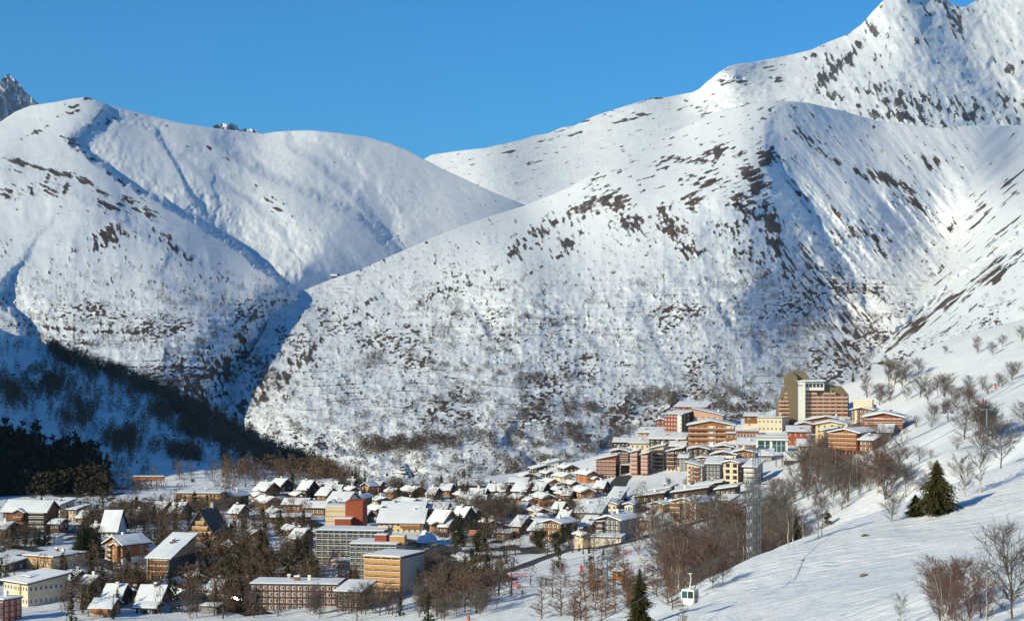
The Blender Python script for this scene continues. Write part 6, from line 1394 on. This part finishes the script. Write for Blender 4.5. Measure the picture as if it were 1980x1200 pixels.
def t_pylon(px, py, hp, aw, label, lean=0., D=None):
    o = root_at('lift_pylon', label, 'pylon', px, py, D); D = o.location.y; k = D / F; h = hp * k; a = aw * k / 2; o.location.z = float(gz(o.location.x, D)) - .3
    L = lean * h; b = MB(); b.tube((0,0,0), (L,0,h), .28, .18, 8); b.part('pylon_shaft', 'steel', o)
    b = MB(); b.box(L - a, L + a, -.18, .18, h, h + .3); b.box(L - a, L - a + .9, -.3, .3, h - .25, h - .001); b.box(L + a - .9, L + a, -.3, .3, h - .25, h - .001); b.part('cross_arm', 'steel', o)
    b = MB()
    for sx in (-1, 1):
        for i in range(3): x = L + sx * (a - .2 - i * .3); b.tube((x, -.32, h - .32), (x, .32, h - .32), .13, .13, 8, cap=True)
    b.part('sheaves', 'dark_steel', o); return o
t_pylon(1908, 868, 78, 26, 'T-shaped lift pylon above the broad fir, upper right')
t_pylon(1833, 846, 22, 22, 'small T-shaped lift pylon half way up the roped ridge', D=620)
t_pylon(1174, 1160, 80, 22, 'lift pylon left of the orange hut with wide top arm', D=440)
t_pylon(1143, 1108, 34, 10, 'thin drag-lift pole on the piste left of the orange hut')
t_pylon(1140, 1108, 30, 6, 'second thin drag-lift pole beside the first')
t_pylon(1582, 952, 50, 12, 'leaning lift pylon on the slope right of the lattice masts', -.28)
t_pylon(1720, 712, 26, 6, 'slanted pole with red pad on the upper slope', -.3)
t_pylon(1356, 806, 20, 8, 'slim pole behind the reddish hotel wing', D=1010)
t_pylon(542, 1062, 30, 5, 'green lamp pole left of the grey blocks')
def chairs():
    for i, (px, py, D) in enumerate([(1640,893,632),(1700,868,622),(1760,846,612),(1880,786,640),(1515,950,560)]):
        k = D / F; o = root_at('lift_chair', ['lift chair lowest above the gully','lift chair second up from the gully','lift chair over the roped ridge','topmost lift chair on the right','lift chair nearest the lattice masts'][i], 'lift chair', px, py, D)
        o.location.z -= 2.6; b = MB(); b.tube((0,0,.5), (0,0,3.0), .06, .06, 4); b.part('hanger', 'dark_steel', o); b = MB(); b.box(-.9,.9,-.3,.25,.45,.55); b.box(-.9,.9,.2,.28,.551,1.1); b.part('seat', 'dark_steel', o)
chairs()
def hut():
    o = root_at('lift_hut', 'orange timber lift hut on stilts beside the piste pylon', 'hut', 1196, 1128, 455, math.radians(-12)); k = 455 / F; o.location.z = float(gz(o.location.x, 455))
    w, d, f, h = 1.35, 2.6, 1.5, 3.7
    b = MB(); b.box(-w, w, 0, d, f, h); b.part('wall', 'wood_orange', o)
    place('window', win_mesh(1.2, .9, 'frame_wood'), o, 0, -.004, f + .9)
    roof_parts(o, 2*w, d, h, 'M', 6, .35, .3)
    for sx in (-1, 1):
        for y in (.1, d - .3): q = MB(); q.box(sx*w*.85-.1, sx*w*.85+.1, y, y + .2, -1, f - .002); q.part('stilt', 'wood_brown', o)
    b = MB(); b.box(-w - 1.6, -w - .003, 0, d, f - .15, f); b.part('deck', 'wood_brown', o)
hut()
def person(px, py, label, c, lean=.15, D=None):
    D = hit(px, py) if D is None else D; x = (px - CX) / F * D
    o = bpy.data.objects.new('person', None); COL.objects.link(o); o['label'] = label; o['category'] = 'person'; o.location = (x, D, float(gz(x, D)) + .02); o.rotation_euler = (0, 0, R.uniform(-.6, .6))
    v = [(0,0,.92),(0,-.05,1.15),(0,-.06,1.38),(0,-.06,1.5),(0,-.07,1.66),(-.11,0,.88),(-.14,-.10,.50),(-.15,.02,.08),(-.15,-.16,.03),(.11,0,.88),(.14,-.10,.50),(.15,.02,.08),(.15,-.16,.03),(-.2,-.06,1.38),(-.34,-.12,1.12),(-.32,-.38,1.02),(.2,-.06,1.38),(.34,-.12,1.12),(.32,-.38,1.02),(0,-.07,1.76)]
    e = [(0,1),(1,2),(2,3),(3,4),(4,19),(0,5),(5,6),(6,7),(7,8),(0,9),(9,10),(10,11),(11,12),(2,13),(13,14),(14,15),(2,16),(16,17),(17,18)]
    rd = [.17,.18,.17,.07,.12,.11,.09,.07,.06,.11,.09,.07,.06,.09,.065,.05,.09,.065,.05,.09]
    me = bpy.data.meshes.new('body'); me.from_pydata(v, e, []); me.materials.append(M[c]); b = bpy.data.objects.new('body', me); COL.objects.link(b); b.parent = o
    sk = b.modifiers.new('skin', 'SKIN'); 
    for i, s in enumerate(me.skin_vertices[0].data): s.radius = (rd[i], rd[i]); s.use_root = (i == 0)
    ss = b.modifiers.new('sub', 'SUBSURF'); ss.levels = 1; ss.render_levels = 1
    for sx in (-1, 1):
        q = MB(); q.box(sx*.15-.05, sx*.15+.05, -.85, .75, 0, .03); q.part('ski', 'red_paint', o)
        q = MB(); q.tube((sx*.34, -.42, 1.05), (sx*.42, -.1, 0), .015, .015, 4); q.part('ski_pole', 'dark_steel', o)
for a in [(1010,1152,'skier in dark clothes, left of the pair on the lower piste','dark_grey'),(1016,1154,'skier in pale jacket, right of the pair on the lower piste','pale'),(999,1126,'lone skier standing by the orange net','deep_blue'),
          (1260,1051,'skier in black at the top of the lower piste','roof_felt'),(1144,1105,'skier between the two thin drag-lift poles','dark_grey'),(1056,1128,'skier beside the small grey bush','maroon')]: person(*a)
def marker(px, py, hp, label, wd=.9, D=None):
    o = root_at('piste_marker', label, 'marker', px, py, D); k = o.location.y / F; h = hp * k; o.location.z = float(gz(o.location.x, o.location.y))
    b = MB(); b.tube((0,0,-.2), (0,0,h*1.15), .06, .05, 5); b.part('pole', 'dark_steel', o); b = MB(); b.tube((0,0,.2), (0,0,h), wd*.5, wd*.3, 8, cap=True); b.part('red_pad', 'red_paint', o)
for a in [(1720,713,9,'red padded marker at the slanted pole on the upper slope'),(1611,905,10,'red marker on the piste right of the lift station'),(1642,914,9,'slim red marker next on the piste'),(1901,780,10,'red marker on the ridge below the T-shaped pylon'),(1925,752,10,'red marker among bushes at the upper right'),
          (1124,1106,14,'red cone-shaped marker on the lower piste'),(1272,1056,9,'red marker beside the black-clad skier'),(906,1199,9,'red pole tip at the bottom edge')]: marker(*a)
def net(px0, py0, px1, py1, label):
    D0, D1 = hit(px0, py0), hit(px1, py1); n = 8; o = root_at('safety_net', label, 'net', px0, py0, D0); p0 = np.array([(px0-CX)/F*D0, D0]); p1 = np.array([(px1-CX)/F*D1, D1]); base = np.array(o.location)
    for i in range(n + 1):
        q = p0 + (p1-p0)*i/n; z = float(gz(q[0], q[1])); b = MB(); b.tube((q[0]-base[0], q[1]-base[1], z-base[2]-.2), (q[0]-base[0], q[1]-base[1], z-base[2]+1.3), .05, .05, 4); b.part('net_post', 'red_paint', o)
    b = MB()
    for i in range(n):
        a = p0+(p1-p0)*i/n; c = p0+(p1-p0)*(i+1)/n; za = float(gz(*a)); zc = float(gz(*c))
        for hh in (.25, .55, .85, 1.15): b.box(0,0,0,0,0,0) if False else b.tube((a[0]-base[0], a[1]-base[1], za-base[2]+hh), (c[0]-base[0], c[1]-base[1], zc-base[2]+hh), .06, .06, 3)
    b.part('net_mesh', 'red_paint', o)
net(981, 1118, 1019, 1114, 'orange-red safety net on the lower piste'); net(1206, 1074, 1222, 1070, 'short red net at the edge of the birch thicket'); net(992, 1134, 1006, 1138, 'small red net near the lone skier')
def rock(px, py, w, label, seed):
    D = hit(px, py); k = D / F; r = random.Random(seed); n = 12; V = []; Fc = []; m = 7
    for j in range(m + 1):
        for i in range(n):
            t = math.pi * j / m; a = 2*math.pi*i/n; s = (w*k/2) * (1 + r.uniform(-.16, .16)); V.append((s*math.sin(t)*math.cos(a), s*.7*math.sin(t)*math.sin(a), s*.42*math.cos(t)))
    for j in range(m):
        for i in range(n): i2 = (i+1) % n; Fc.append((j*n+i, (j+1)*n+i, (j+1)*n+i2, j*n+i2))
    me = new_mesh('rock', V, Fc, [M['rock']]); x = (px-CX)*k; link('rock', me, label=label, cat='rock', loc=(x, D, float(gz(x, D)) + w*k*.05), rz=.4)
M['rock'] = mat('rock', (.17,.15,.09), noise=.45, nscale=3, bump=.6)
rock(1673, 1036, 17, 'upper grey-olive boulder poking through the near snow', 2); rock(1671, 1114, 21, 'lower mossy boulder poking through the near snow', 5); rock(1553, 1083, 8, 'small dark stone near the crest of the near slope', 8)
def billboard():
    o = root_at('hoarding', 'pink and red striped hoarding beside the dark spruces', 'hoarding', 915, 1042, 660); k = 660/F; w = 8*k; o.location.z = float(gz(o.location.x, 660))
    h0 = (HY-1034)*k - o.location.z; h1 = (HY-1024)*k - o.location.z
    b = MB(); b.box(-w, w, 0, .15, h0, h1); b.part('panel', 'pink', o)
    for i in range(3): q = MB(); z = h0 + (h1-h0)*(.15+.3*i); q.box(-w+.1, w-.1, -.03, -.003, z, z + .22); q.part('red_stripe', 'red_paint', o)
    for s in (-1, 1): q = MB(); q.box(s*w*.8-.08, s*w*.8+.08, .16, .3, -1, h1); q.part('post', 'steel', o)
billboard()
# cars
CC = {'black': (.02,.02,.022), 'dark blue': (.03,.05,.10), 'silver': (.45,.46,.47), 'white': (.72,.72,.70), 'red': (.35,.03,.02), 'grey': (.14,.145,.15)}
for n_, c_ in CC.items(): M['paint ' + n_] = mat('car_paint', c_, rough=.3, spec=.6)
def car_meshes(col):
    b = MB(); pr = [(-2.1,.32),(2.1,.32),(2.15,.7),(2.0,.86),(1.15,.95),(-1.9,.98),(-2.12,.75)]; b.prism(pr, 'y', -.86, .86); body = b.mesh('body', [M['paint ' + col]])
    b = MB(); n = len(b.v); lo = [(-1.75,-.82,.975),(1.15,-.82,.955),(1.15,.82,.955),(-1.75,.82,.975)]; hi = [(-1.35,-.66,1.45),(.45,-.66,1.47),(.45,.66,1.47),(-1.35,.66,1.45)]
    b.v += lo + hi
    for q in ((0,1,5,4),(1,2,6,5),(2,3,7,6),(3,0,4,7)): b.f.append(q); b.m.append(0)
    cab = b.mesh('cabin_glass', [M['window_glass']]); b = MB(); b.box(-1.37,.47,-.68,.68,1.452,1.50); rf = b.mesh('roof', [M['paint ' + col]])
    b = MB(); b.tube((0,-.1,0), (0,.1,0), .32, .32, 12, cap=True); b.poly([(.32*math.cos(a),-.1,.32*math.sin(a)) for a in np.linspace(0, 2*math.pi, 13)[:-1]]); wh = b.mesh('wheel', [M['roof_felt']])
    s = MB(); s.slab((-1.36,-.67,1.502),(.46,-.67,1.502),(.46,.67,1.502),(-1.36,.67,1.502), .14, 4, 3); return body, cab, rf, wh, s.mesh('snow_cover', [M['snow']])
CM = {c: car_meshes(c) for c in CC}
def car(px, py, rz, where, group, D=None):
    c = R.choice(['black','dark blue','silver','white','red','grey','black','grey']); D = hit(px, py, 430.) if D is None else D; x = (px-CX)/F*D
    sn = R.random() < .4; o = bpy.data.objects.new('parked_car', None); COL.objects.link(o); o['label'] = f"{c} {'snow-topped ' if sn else ''}car {where}"; o['category'] = 'car'; o['group'] = group
    o.location = (x, D, float(gz(x, D)) + .2); o.rotation_euler = (0, 0, rz + R.uniform(-.08, .08)); body, cab, rf, wh, sm = CM[c]
    for n_, me in (('body', body), ('cabin_glass', cab), ('roof', rf)): place(n_, me, o, 0, 0, 0)
    if sn: place('snow_cover', sm, o, 0, 0, 0)
    for wx in (-1.3, 1.3):
        for wy in (-.8, .8): place('wheel', wh, o, wx, wy, .32)
for i in range(9): car(172 + i*10, 1080 + i*3.6, -.6, 'parked along the street by the orange hotel', 'cars along the hotel street')
for j in range(3):
    for i in range(5): car(190 + i*13 + j*6, 1112 + i*4 + j*9, .5, 'in the shaded car park below the orange hotel', 'cars in the shaded car park')
for j in range(2):
    for i in range(9): car(842 + i*10 - j*14, 1062 + i*7.5 + j*8, .3, 'in the car park right of the central blocks', 'cars in the car park right of the blocks')
for i in range(6): car(120 + i*9, 1150 + i*3, .4, 'in the lower left shaded yard', 'cars in the lower left yard')
for i in range(6): car(400 + i*14, 1150 + i*3.5, -.4, 'on the road by the dark red-brown block', 'cars by the red-brown block')
for i in range(5): car(1195 + i*5, 1000 + i*5, .9, 'beside the snow bank at the road bend', 'cars at the road bend')
def lamp(px, py, hp, label):
    o = root_at('street_lamp', label, 'street lamp', px, py); k = o.location.y/F; h = hp*k; o.location.z = float(gz(o.location.x, o.location.y))
    b = MB(); b.tube((0,0,-.3), (0,0,h), .09, .06, 6); b.tube((0,0,h), (1.1,0,h+.25), .05, .05, 5); b.part('lamp_post', 'steel', o); b = MB(); b.box(.9,1.6,-.14,.14,h+.2,h+.34); b.part('lamp_head', 'frame_white', o)
for px, py, h, l in ((140,1110,36,'street lamp behind the cream hall'),(255,1128,34,'street lamp at the shaded car park'),(165,1165,38,'street lamp in the lower left yard'),(470,1150,34,'street lamp by the middle wood'),(875,1060,32,'street lamp at the car park right of the blocks'),(90,1078,30,'street lamp before the cream hall')): lamp(px, py, h, l)
# members of small groups are told apart by their order
import collections
def order_labels():
    gs = collections.defaultdict(list)
    for o in COL.objects:
        if o.parent is None and o.get('group') and o.get('label'): gs[o['group']].append(o)
    on = ['leftmost','second from left','third from left','fourth from left','fifth from left','sixth from left','seventh from left','eighth from left','ninth from left','tenth from left','eleventh from left','twelfth from left']
    for g, L in gs.items():
        if g.startswith('hamlet') or len(L) > 12 or len(L) < 2: continue
        L.sort(key=lambda o: o.location.x / o.location.y)
        for i, o in enumerate(L):
            t = o['label'] + ', ' + ('rightmost' if i == len(L) - 1 else on[i])
            if len(t.split()) <= 16: o['label'] = t
order_labels()
# label the small far houses one by one
hs = sorted([o for o in COL.objects if o.get('group') == 'hamlet houses across the gorge'], key=lambda o: o.location.x / o.location.y)
od = ['leftmost','second','third','fourth','fifth','sixth','seventh','eighth','ninth','tenth','eleventh','twelfth','rightmost']
for n_, o in zip(od, hs): o['label'] = f'{n_} stone house from the left in the far snowy hamlet' if n_ not in ('leftmost', 'rightmost') else f'{n_} stone house of the far snowy hamlet'

# ------------------------------------------------------------------ the air
def haze():
    b = MB(); b.box(-32000, 32000, -1500, 45000, -424, 2700); m = bpy.data.materials.new('air'); m.use_nodes = True; N = m.node_tree.nodes; N.clear()
    v = N.new('ShaderNodeVolumePrincipled'); v.inputs['Color'].default_value = (.50, .74, 1, 1); v.inputs['Density'].default_value = 1.6e-5; v.inputs['Anisotropy'].default_value = .2
    o = N.new('ShaderNodeOutputMaterial'); m.node_tree.links.new(v.outputs[0], o.inputs['Volume'])
    link('haze', b.mesh('haze', [m]), kind='stuff')
haze()
